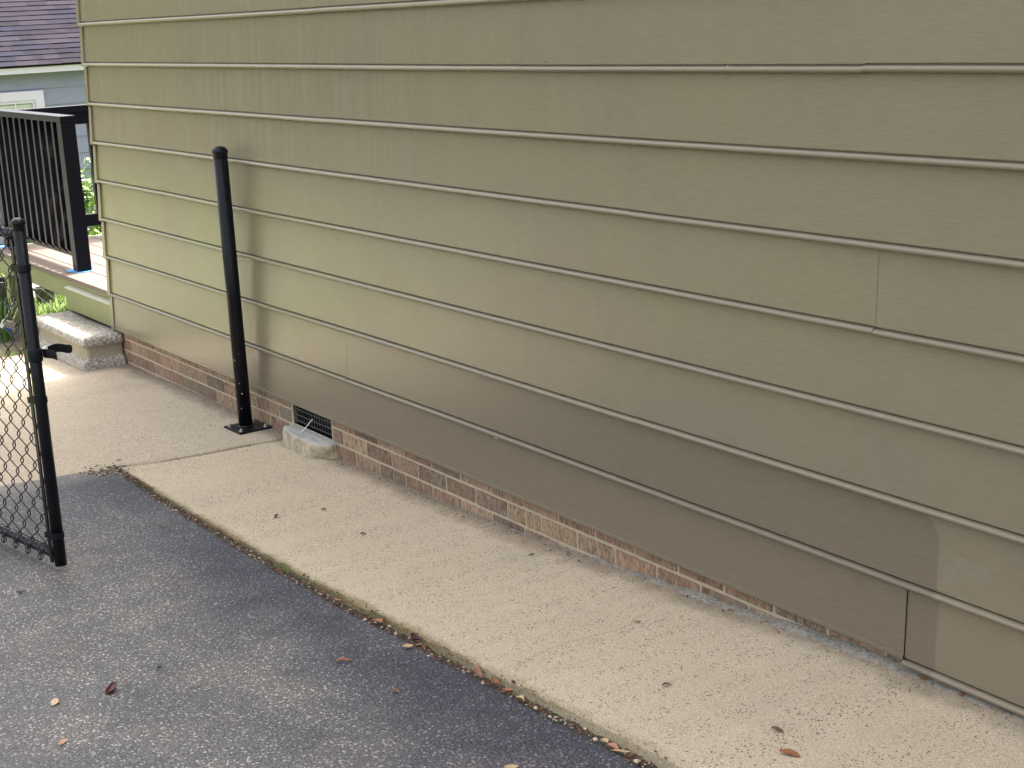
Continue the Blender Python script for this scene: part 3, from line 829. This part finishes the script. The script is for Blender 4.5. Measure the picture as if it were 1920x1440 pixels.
bm = B(); q = [gpt(.050, -.668, .02), gpt(.066, -.645, .03), gpt(.070, -.622, .03)]; tube(bm, q, .0018, 6)
obj("tie_wire", bm, TIE, gate, True)

# padlock hung in the mesh
lock = empty("padlock", (3.135, -1.408, -1.012), "silver padlock with long shackle hanging in the gate mesh", "padlock")
lock.rotation_euler = (R(-26), R(10), R(8))
bm = B(); box(bm, -.012, .012, -.021, .021, -.017, .014, .003)
for z in (-.011, -.005, .001, .007): pass
obj("body", bm, simple("brushed_lock_steel", (.50, .47, .40), .45, .35, var=.25, nscale=50), lock, world=False)
bm = B(); box(bm, .0121, .0127, -.017, .017, -.016, -.009); obj("sticker", bm, simple("blue_sticker", (.05, .12, .55), .5), lock, world=False)
bm = B()
q = [(0, -.013, .012), (0, -.013, .070)] + [(0, -.013*math.cos(t), .070+.013*math.sin(t)) for t in [R(a) for a in range(20, 180, 20)]] + [(0, .013, .070), (0, .013, .012)]
tube(bm, q, .0035, 10); obj("shackle", bm, simple("polished_shackle", (.70, .64, .50), .25, 1.), lock, True, world=False)

# ---------------------------------------------------------------- deck
deck = empty("deck", (-1.3, 1.8, -1.9), "raised wooden deck with olive fascia beyond the house corner", "deck")
DZ = -1.5; DX0 = -2.56; DX1 = -.034; DY1 = 4.2
bm = B(); y = .02; k = 0
while y < DY1:
    w = .1665 if k == 0 else .1285
    box(bm, DX0-.02, DX1, y, y+w, DZ-.028, DZ+.0008*N3(k*3.3), .003); y += w+.0065; k += 1
obj("deck_boards", bm, MAT_DECK, deck)
bm = B(); box(bm, DX0, DX1, .040, .078, -1.648, DZ-.030, .002); box(bm, DX0, DX0+.038, .080, DY1, -1.648, DZ-.030, .002)
obj("fascia", bm, MAT_FASCIA, deck)
bm = B(); box(bm, -.872, -.048, .006, .0385, -1.702, -1.572, .002)
sk = obj("skirt_board", bm, MAT_FASCIA, deck)
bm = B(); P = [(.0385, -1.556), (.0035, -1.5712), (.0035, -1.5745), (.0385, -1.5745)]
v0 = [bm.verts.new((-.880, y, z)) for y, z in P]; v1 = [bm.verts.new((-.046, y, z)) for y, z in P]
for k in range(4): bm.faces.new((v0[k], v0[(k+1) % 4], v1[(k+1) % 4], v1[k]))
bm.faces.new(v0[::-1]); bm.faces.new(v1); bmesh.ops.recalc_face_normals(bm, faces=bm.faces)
obj("drip_cap", bm, simple("lit_ledge_drip_cap", (.40, .39, .28), .45, var=.1), deck)  # paler than the fascia: light on the top ledge put into its colour
for (x, y) in ((DX0+.04, .085), (-1.3, 2.2), (DX0+.04, 2.2), (DX0+.04, 4.0)):
    bm = B(); box(bm, x, x+.09, y, y+.09, -2.55, DZ-.031, .003); obj("support_post", bm, MAT_FASCIA, deck)
bm = B()
for x in fr(-2.1, -.3, .45): box(bm, x, x+.038, .080, DY1, -1.62, DZ-.031)
obj("joists", bm, simple("grey_joist", (.16, .14, .11), .9), deck)

rail = empty("front_railing", (-1.75, .165, DZ), "dark railing along the front edge of the deck", "railing", "deck railings")
Y0, Y1 = .12, .21
for (x0, x1) in ((-1.03, -.94), (-2.56, -2.47)):
    bm = B(); box(bm, x0, x1, Y0, Y1, DZ+.003, -.581, .003); obj("post", bm, MAT_RAIL, rail)
bm = B(); box(bm, -2.565, -.937, Y0-.002, Y1+.002, -.579, -.541, .004); obj("top_rail", bm, MAT_RAIL, rail)
bm = B(); box(bm, -2.469, -1.031, .1605, .1985, -.670, -.5805, .003); obj("upper_rail", bm, MAT_RAIL, rail)
bm = B(); box(bm, -2.469, -1.031, .1605, .1985, -1.422, -1.334, .003); obj("lower_rail", bm, MAT_RAIL, rail)
bx = -1.14
while bx > -2.44:
    bm = B(); x0, x1, ya, yb = bx-.004, bx+.034, .1205, .1590
    v = [bm.verts.new(p) for p in ((x0, ya, -1.370), (x1, ya, -1.370), (x1, yb, -1.408), (x0, yb, -1.408), (x0, ya, -.5805), (x1, ya, -.5805), (x1, yb, -.5805), (x0, yb, -.5805))]
    for f in ((3, 2, 1, 0), (4, 5, 6, 7), (0, 1, 5, 4), (1, 2, 6, 5), (2, 3, 7, 6), (3, 0, 4, 7)): bm.faces.new([v[i] for i in f])
    obj("baluster", bm, MAT_RAIL, rail); bx -= .1375
for (x0, x1, nm) in ((-1.03, -.94, "nearer"), (-2.56, -2.47, "farther")):
    bm = B(); z = DZ+.0022
    pts = [(x0-.05, Y0-.035), (x0+.03, Y0-.045), (x1+.02, Y0-.02), (x1+.045, Y0+.02), (x1+.035, Y1-.02), (x1+.01, Y1+.03), (x0-.02, Y1+.02), (x0-.04, Y0+.03)]
    top = [bm.verts.new((x, y, z+.0006)) for x, y in pts]; bm.faces.new(top)
    o = obj("tape", bm, MAT_TAPE); tag(o, "blue painter's tape on the deck round the %s railing post" % nm, "tape", "blue tape round post feet")

rail2 = empty("side_railing", (-2.515, 2.0, DZ), "dark railing along the far side of the deck", "railing", "deck railings")
XA, XB = -2.56, -2.47
bm = B(); box(bm, XA-.003, XB+.003, .214, DY1, -.602, -.556, .004); obj("top_rail", bm, MAT_RAIL, rail2)
bm = B(); box(bm, -2.5395, -2.5015, .214, DY1, -.690, -.6035, .003); obj("upper_rail", bm, MAT_RAIL, rail2)
bm = B(); box(bm, -2.5395, -2.5015, .214, DY1, -1.421, -1.335, .003); obj("lower_rail", bm, MAT_RAIL, rail2)
y = .397
while y < DY1:
    bm = B(); box(bm, -2.5795, -2.5405, y+.002, y+.040, -1.40, -.6035); obj("baluster", bm, MAT_RAIL, rail2); y += .1375
bm = B(); box(bm, XA, XB, DY1, DY1+.09, DZ+.003, -.557, .003); obj("post", bm, MAT_RAIL, rail2)

# precast concrete step
bm = B()
SX0, SX1, SYF, SYB = -.90, .060, -.212, .045
prof = [(.012, -1.912), (.014, -1.880), (.006, -1.868), (-.006, -1.858), (-.020, -1.846), (-.026, -1.825), (-.026, -1.800), (-.022, -1.784), (-.008, -1.776), (.003, -1.768), (.006, -1.754), (.004, -1.738), (-.004, -1.7265), (-.016, -1.7205), (-.035, -1.7185)]
rings = []
for (o_, z) in prof:
    x0, x1, y0 = SX0-o_, SX1+o_, SYF-o_; y1 = SYB-.002; rc = .022; ring = []
    for (cx, cy, a0, a1) in ((x1-rc, y0+rc, -90, 0),):
        pass
    pts = []
    for k in range(24): pts.append((x0+rc+(x1-x0-2*rc)*k/23, y0))
    for k in range(1, 7): a = R(-90+90*k/6); pts.append((x1-rc+rc*math.cos(a), y0+rc+rc*math.sin(a)))
    for k in range(1, 8): pts.append((x1, y0+rc+(y1-y0-rc)*k/7))
    for k in range(1, 12): pts.append((x1-(x1-x0)*k/12, y1))
    for k in range(0, 8): pts.append((x0, y1-(y1-y0-rc)*k/7))
    for k in range(1, 6): a = R(180+90*k/6); pts.append((x0+rc+rc*math.cos(a), y0+rc+rc*math.sin(a)))
    for (x, y) in pts:
        d = .0035*N3(x*25, y*25, z*25)+.0018*N3(x*90, y*90, z*90)
        yy = y-d if y < 0.03 else y
        if x > .02 and y > -.02: yy = min(yy, .022)
        ring.append(bm.verts.new((x+d, yy, z+d*.8)))
    rings.append(ring)
for a, b in zip(rings, rings[1:]):
    for k in range(len(a)): bm.faces.new((a[k], a[(k+1) % len(a)], b[(k+1) % len(a)], b[k]))
bm.faces.new(rings[-1])
tag(obj("concrete_step", bm, MAT_STEP, smooth=True), "pebbled concrete step with moulded edges at the house corner", "step")

# ---------------------------------------------------------------- neighbouring house beyond the deck
nb = empty("neighbour_house", (-13.5, 5, -3.3), "blue-grey house with a dark shingle roof behind the deck", "house")
NX = -13.5
bm = B(); lz = -.572; k = 0
while lz > -3.5:
    y = -2.0+(.31 if k % 2 else 0); 
    while y < 12:
        w = .61; z1, z0 = lz, lz-.234
        dz = .006*N3(y*2.7, lz*9)
        v = [bm.verts.new(p) for p in ((NX+.020, y+.002, z0+dz), (NX+.020, y+w-.002, z0-dz), (NX+.006, y+w-.002, z1), (NX+.006, y+.002, z1), (NX, y+.002, z0+dz), (NX, y+w-.002, z0-dz))]
        bm.faces.new((v[0], v[1], v[2], v[3])); bm.faces.new((v[4], v[5], v[1], v[0])); y += w
    lz -= .234; k += 1
box(bm, NX-8, NX+.001, -2, 12, -4.2, -.50)
obj("wall", bm, MAT_BLUEGREY, nb)
bm = B(); box(bm, NX+.03, NX+.20, -2.3, 12.3, -.500, -.482); box(bm, NX+.18, NX+.21, -2.3, 12.3, -.585, -.499)
box(bm, NX+.022, NX+.05, -2, 12, -.59, -.50)
obj("fascia", bm, MAT_WHITE, nb)
bm = B(); lay = bm.loops.layers.float_color.new("tone"); pitch = R(31); ex = .132; k = 0
d_up = Vector((-math.cos(pitch), 0, math.sin(pitch))); nrm = Vector((math.sin(pitch), 0, math.cos(pitch)))
P0 = Vector((NX+.26, 0, -.482))
while k < 34:
    y = -2.3 + random.uniform(-.2, 0)
    while y < 12.3:
        w = random.choice([.16, .22, .30, .38]); a = P0+d_up*(ex*k)+nrm*.012; b = P0+d_up*(ex*(k+1))+nrm*.002
        lo = P0+d_up*(ex*k)
        wob = random.uniform(-.003, .004)
        v = [bm.verts.new(p) for p in ((a.x, y, a.z+wob), (a.x, y+w, a.z+wob), (b.x, y+w, b.z), (b.x, y, b.z), (lo.x, y, lo.z-.001), (lo.x, y+w, lo.z-.001))]
        f1 = bm.faces.new((v[0], v[1], v[2], v[3])); f2 = bm.faces.new((v[4], v[5], v[1], v[0]))
        t = random.uniform(.75, 1.3); blot = .5+.5*N3(y*.9, k*.25)
        c = (.031*t, .027*t, .037*t) if blot > .45 else (.023*t, .023*t, .037*t)
        for l in f1.loops: l[lay] = (*c, 1)
        for l in f2.loops: l[lay] = (.015, .014, .02, 1)
        y += w
    k += 1
top = P0+d_up*(ex*34); q = [(P0.x-.03, -2.3, P0.z-.02), (P0.x-.03, 12.3, P0.z-.02), (top.x, 12.3, top.z-.03), (top.x, -2.3, top.z-.03)]
f = bm.faces.new([bm.verts.new(p) for p in q])
for l in f.loops: l[lay] = (.05, .045, .05, 1)
q2 = [(top.x, -2.3, top.z), (top.x, 12.3, top.z), (top.x-3.8, 12.3, -.48), (top.x-3.8, -2.3, -.48)]
f = bm.faces.new([bm.verts.new(p) for p in q2])
for l in f.loops: l[lay] = (.08, .07, .08, 1)
obj("roof", bm, MAT_ROOF, nb)
bm = B(); wy0, wy1, wz1, wz0 = 2.60, 3.68, -.955, -2.2
def ring4(bm, x0, x1, ya, yb, za, zb, t):
    box(bm, x0, x1, ya-t, ya, za-t, zb+t); box(bm, x0, x1, yb, yb+t, za-t, zb+t)
    box(bm, x0, x1, ya+.0005, yb-.0005, zb, zb+t); box(bm, x0, x1, ya+.0005, yb-.0005, za-t, za)
ring4(bm, NX+.022, NX+.06, wy0, wy1, wz0, wz1, .125)
win = obj("window", bm, MAT_WHITE, nb)
bm = B(); ring4(bm, NX+.024, NX+.045, wy0+.04, wy1-.04, wz0+.04, wz1-.04, .038)
y = wy1-.045-.245
while y > wy0+.05: box(bm, NX+.030, NX+.040, y, y+.022, wz0+.041, wz1-.041); y -= .245
box(bm, NX+.028, NX+.0395, wy0+.041, wy1-.041, -1.60, -1.56); box(bm, NX+.031, NX+.0385, wy0+.041, wy1-.041, -1.28, -1.26)
obj("sash", bm, MAT_WHITE, win)
bm = B(); box(bm, NX+.0262, NX+.0292, wy0+.041, wy1-.041, wz0+.041, wz1-.041); obj("pane", bm, MAT_GLASS, win)
bm = B(); z = wz1-.06
while z > wz0+.05:
    box(bm, NX+.0215, NX+.0235, wy0+.045, wy1-.045, z-.030, z-.002); z -= .032
obj("blind", bm, MAT_BLIND, win)

# ---------------------------------------------------------------- plants
def leaf(bm, c, d, L, W, nrm):
    d = d.normalized(); s = d.cross(nrm).normalized(); nn = s.cross(d).normalized()
    P = [(0, 0, 0), (.30, .42, .04), (.62, .46, .02), (1, 0, -.10), (.62, -.46, .02), (.30, -.42, .04), (.5, 0, -.05)]
    v = [bm.verts.new(c+d*L*a+s*W*b+nn*L*e) for a, b, e in P]
    for i in range(6):
        bm.faces.new((v[6], v[i], v[(i+1) % 6]))
def bush(name, c, rad, h, n, L, label, mats, seed, cat="shrub"):
    rnd = random.Random(seed); root = empty(name, c, label, cat)
    stems = B(); lf = B(); c = Vector(c)
    tips = []
    for i in range(26):
        a = rnd.uniform(0, 6.283); rr_ = rad*math.sqrt(rnd.random()); t = Vector((rr_*math.cos(a), rr_*math.sin(a), h*rnd.uniform(.45, 1)*(1-.35*(rr_/rad)**2)))
        mid = t*.5+Vector((rnd.uniform(-.06, .06), rnd.uniform(-.06, .06), 0)); mid.z += h*.05
        tube(stems, [c, c+mid, c+t], [.010, .006, .003], 5, False); tips.append((mid, t))
    for i in range(n):
        m_, t = rnd.choice(tips); f = rnd.random()**.7; p = c + m_*(1-f)+t*f + Vector([rnd.gauss(0, .055) for _ in range(3)])
        d = Vector((rnd.gauss(0, 1), rnd.gauss(0, 1), rnd.gauss(.25, .7)))
        n0 = len(lf.faces)
        leaf(lf, p, d, L*rnd.uniform(.6, 1.2), L*.42, Vector((rnd.gauss(0, .5), rnd.gauss(0, .5), 1)))
        lf.faces.ensure_lookup_table()
        mi = 1 if (rnd.random() < .25+.5*f and p.z > c.z+h*.45) else 0
        for fc in lf.faces[n0:]: fc.material_index = mi
    obj("stems", stems, simple("bush_stem", (.12, .09, .06), .9), root); obj("leaves", lf, mats, root)
bush("leafy_shrub", (-4.0, 1.25, -2.35), .50, 1.42, 1700, .085, "bright green leafy shrub seen between railing post and wall", (MAT_GREEN, MAT_LIME), 3)
bush("low_shrub", (-3.3, 1.15, -2.25), .40, .78, 1500, .08, "low glossy green shrub just beyond the deck edge", (MAT_GREEN, MAT_LIME), 5)
bush("far_shrub", (-7.6, 2.0, -2.72), .7, .85, 1300, .10, "dark green shrub beyond the wire fence", (MAT_GREEN, MAT_GREEN), 8)
def blades(name, c, n, h, label, seed, spread=.08, w=.009):
    rnd = random.Random(seed); bm = B(); c = Vector(c)
    for i in range(n):
        a = rnd.uniform(0, 6.283); d = Vector((math.cos(a), math.sin(a), 0)); b = c+d*rnd.uniform(0, spread); s = Vector((-d.y, d.x, 0)); hh = h*rnd.uniform(.6, 1.1); ln = rnd.uniform(.15, .55)
        pr_ = None
        for k in range(7):
            t = k/6; p = b+d*(ln*hh*t*t)+Vector((0, 0, hh*(t-.25*t*t*ln*2))); ww = w*(1-t)**.6+.0004
            cc_ = (bm.verts.new(p-s*ww), bm.verts.new(p+s*ww))
            if pr_: bm.faces.new((pr_[0], pr_[1], cc_[1], cc_[0]))
            pr_ = cc_
    return tag(obj(name, bm, MAT_BLADE), label, "plant")
blades("strappy_plant", (-1.75, -.16, -2.02), 46, .36, "clump of long green blades behind the padlock", 4)
blades("strappy_plant", (-2.15, -.10, -2.03), 40, .40, "darker strappy plant close under the deck corner", 9)
# grass fringe and lawn blades nearest the pad
rnd = random.Random(12); bm = B()
for i in range(5200):
    x = rnd.uniform(-1.25, -.80) if i < 1600 else rnd.uniform(-7.2, -2.9); y = rnd.uniform(-.75, .05) if i < 1600 else rnd.uniform(.2, 2.4)
    if i < 1600 and rnd.random() > math.exp((x+.80)*7): continue
    z = gz(x, y)+(.045 if x > -2.8 else 0); a = rnd.uniform(0, 6.28); h_ = rnd.uniform(.03, .075); dx, dy = math.cos(a), math.sin(a)
    w = .0025 if i < 1600 else .006
    v = [bm.verts.new(p) for p in ((x-dy*w, y+dx*w, z), (x+dy*w, y-dx*w, z), (x+dx*h_*.5, y+dy*h_*.5, z+h_))]; bm.faces.new(v)
tag(obj("grass", bm, leafmat("fresh_grass_blade", (.10, .19, .03), (.26, .36, .08))), "short grass blades at the pad edge and on the lawn", "grass", kind="stuff")

# unseen leaf mass added left of view to darken the reflection in the paint
rnd = random.Random(5); bm = B()
for i in range(9000):
    t = rnd.random(); cx = -34+24*t+rnd.gauss(0, 1.5); cy = -6-26*t+rnd.gauss(0, 1.5); top = 4.5+2.5*N3(t*9, 2)
    p = Vector((cx, cy, -3.5+(top+3.5)*rnd.random()**.8)); d = Vector((rnd.gauss(0, 1), rnd.gauss(0, 1), rnd.gauss(0, 1)))
    leaf(bm, p, d, rnd.uniform(.5, 1.0), rnd.uniform(.35, .6), Vector((0, 0, 1)))
tag(obj("reflection_foliage", bm, MAT_GREEN), "unseen green leaf mass added to darken the reflection in the siding", "reflection_foliage", kind="stuff")

# wire fence across the lawn
wf = empty("wire_fence", (-5.2, 1.6, -2.45), "grey chain link fence across the lawn under the deck", "fence")
bm = B(); FX = -5.2; step = .057*.98; y = -.6
for dirn in (1, -1):
    y = -3.2
    while y < 5.0:
        pts = []
        L = 1.1; y2 = y+dirn*L
        tube(bm, [(FX+.002*dirn, y, -2.47), (FX+.002*dirn, y2, -1.37)], .0018, 4, False); y += .1
obj("chain_link_mesh", bm, simple("weathered_wire", (.14, .14, .13), .6, .5), wf)
for y in (-2.2, .15, 2.55, 4.9):
    bm = B(); lathe(bm, (FX-.03, y, 0), [(0, -2.6), (.024, -2.6), (.024, -1.34), (.015, -1.325), (0, -1.32)], 14); obj("post", bm, simple("weathered_post", (.20, .20, .19), .6, .4), wf, True)
bm = B(); tube(bm, [(FX-.03, -3.2, -1.36), (FX-.03, 5, -1.36)], .017, 10); obj("top_rail", bm, simple("weathered_rail", (.22, .22, .21), .6, .4), wf, True)

# things standing on the lawn beyond
def rock(name, c, s, label, mat, seed):
    bm = B(); bmesh.ops.create_icosphere(bm, subdivisions=3, radius=1)
    for v_ in bm.verts:
        n_ = v_.co.normalized(); k = 1+.25*N3(n_.x*1.5+seed, n_.y*1.5, n_.z*1.5)
        v_.co = Vector((n_.x*s[0]*k, n_.y*s[1]*k, max(-.3, n_.z)*s[2]*k))+Vector(c)
    return tag(obj(name, bm, mat, smooth=True), label, "rock")
rock("garden_rock", (-6.7, 1.40, -2.56), (.16, .13, .13), "pale boulder on the lawn beyond the wire fence", simple("pale_stone", (.55, .53, .50), .9, var=.15, nscale=12, bump=.5), 2)
bm = B(); lathe(bm, (-6.1, 1.38, -2.6), [(0, .0), (.075, .0), (.095, .17), (.105, .175), (.105, .20), (.085, .20), (.08, .16), (0, .155)], 24)
tag(obj("planter_pot", bm, MAT_GRAPHITE, smooth=False), "dark tapered planter pot on the lawn beside a pale boulder", "pot")
bm = B(); lathe(bm, (-3.0, .235, -2.20), [(0, .0), (.11, .0), (.145, .36), (.155, .365), (.155, .40), (.13, .40), (.125, .33), (0, .32)], 24)
tag(obj("planter_pot", bm, MAT_GRAPHITE), "dark tall planter pot under the far corner of the deck", "pot")

# ---------------------------------------------------------------- fallen leaves, pebbles, moss
PAL = {'orange': ((.34, .13, .045), (.22, .08, .03)), 'brown': ((.10, .05, .03), (.16, .08, .045)), 'tan': ((.52, .36, .20), (.40, .26, .13)),
       'maroon': ((.06, .015, .018), (.10, .03, .028)), 'pink': ((.42, .20, .13), (.30, .12, .07)), 'dark': ((.03, .02, .015), (.06, .04, .03))}
PM = {k: leafmat("fallen_leaf_"+k, *v) for k, v in PAL.items()}
def zground(x, y): return g(x) if y > -.765 else (gd(x, y))
LV = [(6.061, -.538, .052, 23, 'orange', .42, .2, "largest orange-brown leaf low on the walkway near the bottom edge"),
 (5.951, -.473, .030, 37, 'brown', .5, .5, "dark brown leaf just above the largest orange leaf on the walkway"),
 (5.649, -1.036, .036, 70, 'tan', .55, .2, "pale tan leaf on the asphalt at the bottom edge of the picture"),
 (4.466, -1.602, .060, 134, 'maroon', .5, 1.0, "dark maroon curled leaf alone on the asphalt, lower left"),
 (4.437, -1.753, .044, 144, 'tan', .45, .2, "small pale leaf left of the dark curled leaf"),
 (4.722, -1.818, .034, 133, 'pink', .5, .2, "pinkish tan leaf at the lower left of the asphalt"),
 (4.745, -1.016, .046, 58, 'orange', .3, .5, "slim orange leaf on the asphalt, away from the crack"),
 (5.044, -1.011, .028, 16, 'brown', .5, .4, "small brown leaf halfway across the asphalt, below the slim orange one"),
 (4.778, -.821, .034, 73, 'tan', .7, .2, "pale broad leaf on asphalt near the maroon curl"),
 (4.740, -.772, .064, -7, 'maroon', .45, 1.1, "dark red curled leaf leaning against the walkway edge"),
 (4.524, -.779, .050, -6, 'orange', .5, .4, "orange leaf pressed against the walkway edge, upper part of the gap"),
 (3.279, -.540, .032, 116, 'brown', .45, .6, "brown leaf on the walkway, leftmost of the three below the vent"),
 (3.329, -.366, .022, 62, 'brown', .5, .5, "brown ring-shaped leaf on the walkway, middle one below the vent"),
 (3.713, -.399, .024, 61, 'brown', .5, .5, "curled brown leaf on the walkway, rightmost of the three below the vent"),
 (5.092, -.777, .055, -7, 'pink', .3, 1.1, "long red twig-like leaf lying in the gap"),
 (5.180, -.778, .045, -3, 'orange', .4, .8, "orange leaf in the gap just right of the red twig-like one"),
 (5.253, -.784, .034, 23, 'orange', .45, .5, "orange leaf in the gap beside a pale scrap"),
 (5.320, -.790, .026, 7, 'tan', .6, .5, "pale scrap of leaf in the gap at the end of the walkway crack"),
 (5.724, -.795, .044, -3, 'pink', .4, .4, "pinkish leaf at the asphalt edge near the bottom"),
 (5.757, -.795, .048, 43, 'tan', .16, .1, "thin pale stick-like leaf beside the pinkish leaf"),
 (5.684, -.786, .024, 8, 'tan', .6, .3, "small tan leaf above the pinkish leaf at the asphalt edge"),
 (5.978, .003, .020, 48, 'orange', .6, .7, "small reddish leaf against the foot of the siding at right"),
 (3.420, -1.551, .036, 46, 'maroon', .25, .6, "thin dark leaf on the asphalt below the gate pole"),
 (4.359, -.100, .021, 43, 'dark', .4, .6, "small dark leaf close to the brick footing"),
 (4.448, -.010, .018, 42, 'brown', .5, .5, "brown leaf touching the grey dust by the brick footing"),
 (5.560, -.493, .026, 71, 'brown', .35, .6, "dark brown seed pod in the middle of the walkway"),
 (5.129, -.250, .022, 58, 'orange', .4, .2, "tiny orange leaf beside the walkway crack"),
 (4.251, -.780, .034, 45, 'orange', .3, .3, "slim orange leaf at the upper part of the walkway edge"),
 (4.399, -1.434, .019, 46, 'dark', .6, .8, "tiny black curled leaf on the asphalt above the maroon one"),
 (5.921, -.790, .024, 48, 'brown', .5, .5, "brown leaf in the gap at the bottom edge")]
for i, (x, y, L, ang, cname, wr, curl, label) in enumerate(LV):
    bm = B(); nu, nv = 10, 4; grid = []
    a = R(ang); d = Vector((math.cos(a), math.sin(a), 0)); s = Vector((-d.y, d.x, 0))
    rs = random.Random(i)
    for u in range(nu+1):
        t = u/nu; w = L*wr*.5*(math.sin(math.pi*min(1, t*1.02))**.75)+.0004; row = []
        for v_ in range(-nv, nv+1):
            q = v_/nv; bend = curl*1.3*q
            lat = w*(math.sin(bend)/(1.3*curl) if curl > .05 else q)
            up = w*(1-math.cos(bend))/(max(.3, 1.0*curl))*1.3 + L*.12*math.sin(t*math.pi*1.5+i)*curl + L*.05*N3(t*4+i, q*2)
            row.append(bm.verts.new(d*(L*(t-.5))+s*(lat+L*.06*math.sin(t*3+i))+Vector((0, 0, max(.0006, up+.003+L*.03)))))
        grid.append(row)
    for r0, r1 in zip(grid, grid[1:]):
        for k in range(2*nv): bm.faces.new((r0[k], r1[k], r1[k+1], r0[k+1]))
    o = obj("fallen_leaf", bm, PM[cname], smooth=True); o.location = (x, y, zground(x, y)+.001)
    md = o.modifiers.new("t", 'SOLIDIFY'); md.thickness = .0007
    tag(o, label, "leaf", "fallen leaves on the paving")
def pebble(x, y, s, label, mat, grp=None, nm="pebble"):
    bm = B(); bmesh.ops.create_icosphere(bm, subdivisions=2, radius=1)
    for v_ in bm.verts:
        n_ = v_.co.copy(); k = 1+.3*N3(n_.x*2+x*9, n_.y*2, n_.z*2); v_.co = Vector((n_.x*s*k, n_.y*s*.8*k, n_.z*s*.6*k))
    o = obj(nm, bm, mat, smooth=True); o.location = (x, y, zground(x, y)+s*.35); tag(o, label, "pebble", grp)
PB = simple("tan_pebble", (.50, .40, .26), .8, var=.2, nscale=60, bump=.4)
pebble(6.100, .003, .008, "reddish brown pebble by the foot of the siding, far right", simple("red_pebble", (.17, .075, .05), .8), "loose pebbles")
pebble(5.40, -.796, .007, "tan pebble in the gap right of the pale leaf scrap", PB, "loose pebbles")
pebble(5.66, -.797, .008, "tan pebble in the gap beside the small tan leaf", PB, "loose pebbles")
pebble(5.47, -.80, .0055, "small cream pebble at the asphalt edge", PB, "loose pebbles")
pebble(5.82, -.796, .008, "cream pebble in the gap low in the picture", PB, "loose pebbles")

# crumbs, grit and small debris (uncountable)
rnd = random.Random(31); bm = B()
mats_d = [simple("dark_crumb", (.05, .035, .025), .9, var=.5), simple("brown_crumb", (.17, .085, .045), .9, var=.4), simple("pale_crumb", (.50, .42, .30), .9, var=.3), simple("grey_crumb", (.30, .29, .27), .9, var=.3)]
def crumb(x, y, s, mi):
    z = zground(x, y) if not (-.80 < y < -.765) else ga(x)-.006
    a = rnd.uniform(0, 6.28); l = s*rnd.uniform(1, 2.2); d = Vector((math.cos(a), math.sin(a), rnd.uniform(-.1, .3))); e = Vector((-d.y, d.x, 0))*s*.5; c = Vector((x, y, z+s*.25))
    P = [c+d*l*.5, c+e, c-d*l*.5, c-e]; t = c+Vector((0, 0, s*.45))
    v = [bm.verts.new(p) for p in P]+[bm.verts.new(t)]
    for k in range(4):
        f = bm.faces.new((v[k], v[(k+1) % 4], v[4])); f.material_index = mi
for i in range(2300):                                   # in the gap
    x = rnd.uniform(2.1, 6.6); y = rnd.gauss(-.782, .011); crumb(x, y, rnd.uniform(.002, .0075), rnd.choice([0]*6+[1]*6+[2, 3]))
for i in range(110):                                    # larger leaf scraps caught in the gap
    crumb(2.3+4.1*rnd.random()**.7, rnd.gauss(-.784, .009), rnd.uniform(.007, .012), rnd.choice([1, 1, 0, 2]))
for i in range(26):                                     # and a few against the footing
    crumb(rnd.uniform(2.7, 6.3), rnd.uniform(-.03, .015), rnd.uniform(.005, .009), rnd.choice([1, 0, 3]))
for i in range(170):                                    # crumbled corner
    crumb(rnd.gauss(2.17, .05), rnd.gauss(-.83, .045), rnd.uniform(.004, .011), rnd.choice([0, 0, 1, 2, 2]))
for i in range(1500):                                   # dust along the footing
    x = rnd.uniform(0, 6.6); y = .028-abs(rnd.gauss(0, .028)); crumb(x, y, rnd.uniform(.0015, .0045), rnd.choice([0, 0, 3, 3, 1, 2]))
for i in range(420):                                    # scattered over the walkway
    crumb(rnd.uniform(-.6, 6.5), rnd.uniform(-.74, .0), rnd.uniform(.0015, .0045), rnd.choice([0, 0, 1, 0]))
for i in range(90):
    crumb(rnd.uniform(2.3, 6.2), rnd.uniform(-2.3, -.85), rnd.uniform(.002, .005), rnd.choice([0, 0, 1]))
tag(obj("debris", bm, mats_d), "fine grit and leaf crumbs in the gap and along the footing", "debris", kind="stuff")
# moss along the slab edge
rnd = random.Random(77); bm = B()
for i in range(17000):
    x = 2.1+4.4*rnd.random()**1.25; dens = .25+.75*max(0, N3(x*5, 3)+.45)
    if x > 4.9: dens *= max(.05, 1-(x-4.9)/.8)
    if rnd.random() > dens: continue
    y = -.757-abs(rnd.gauss(0, .008)); z = g(x)-.004 if y > -.762 else g(x)-.006-rnd.random()*.010
    h_ = rnd.uniform(.003, .008)*(1.9 if abs(x-3.83) < .05 or abs(x-2.35) < .2 else 1); a = rnd.uniform(0, 6.28)
    v = [bm.verts.new(p) for p in ((x-.0012, y, z), (x+.0012, y, z), (x+h_*.6*math.cos(a), y+h_*.6*math.sin(a)-.002, z+h_))]
    f = bm.faces.new(v); f.material_index = 1 if ((abs(x-3.83) < .05 and rnd.random() < .4) or rnd.random() < .02) else 0
tag(obj("moss", bm, (MAT_MOSS, MAT_LIME)), "olive moss clinging to the edge of the walkway", "moss", kind="stuff")
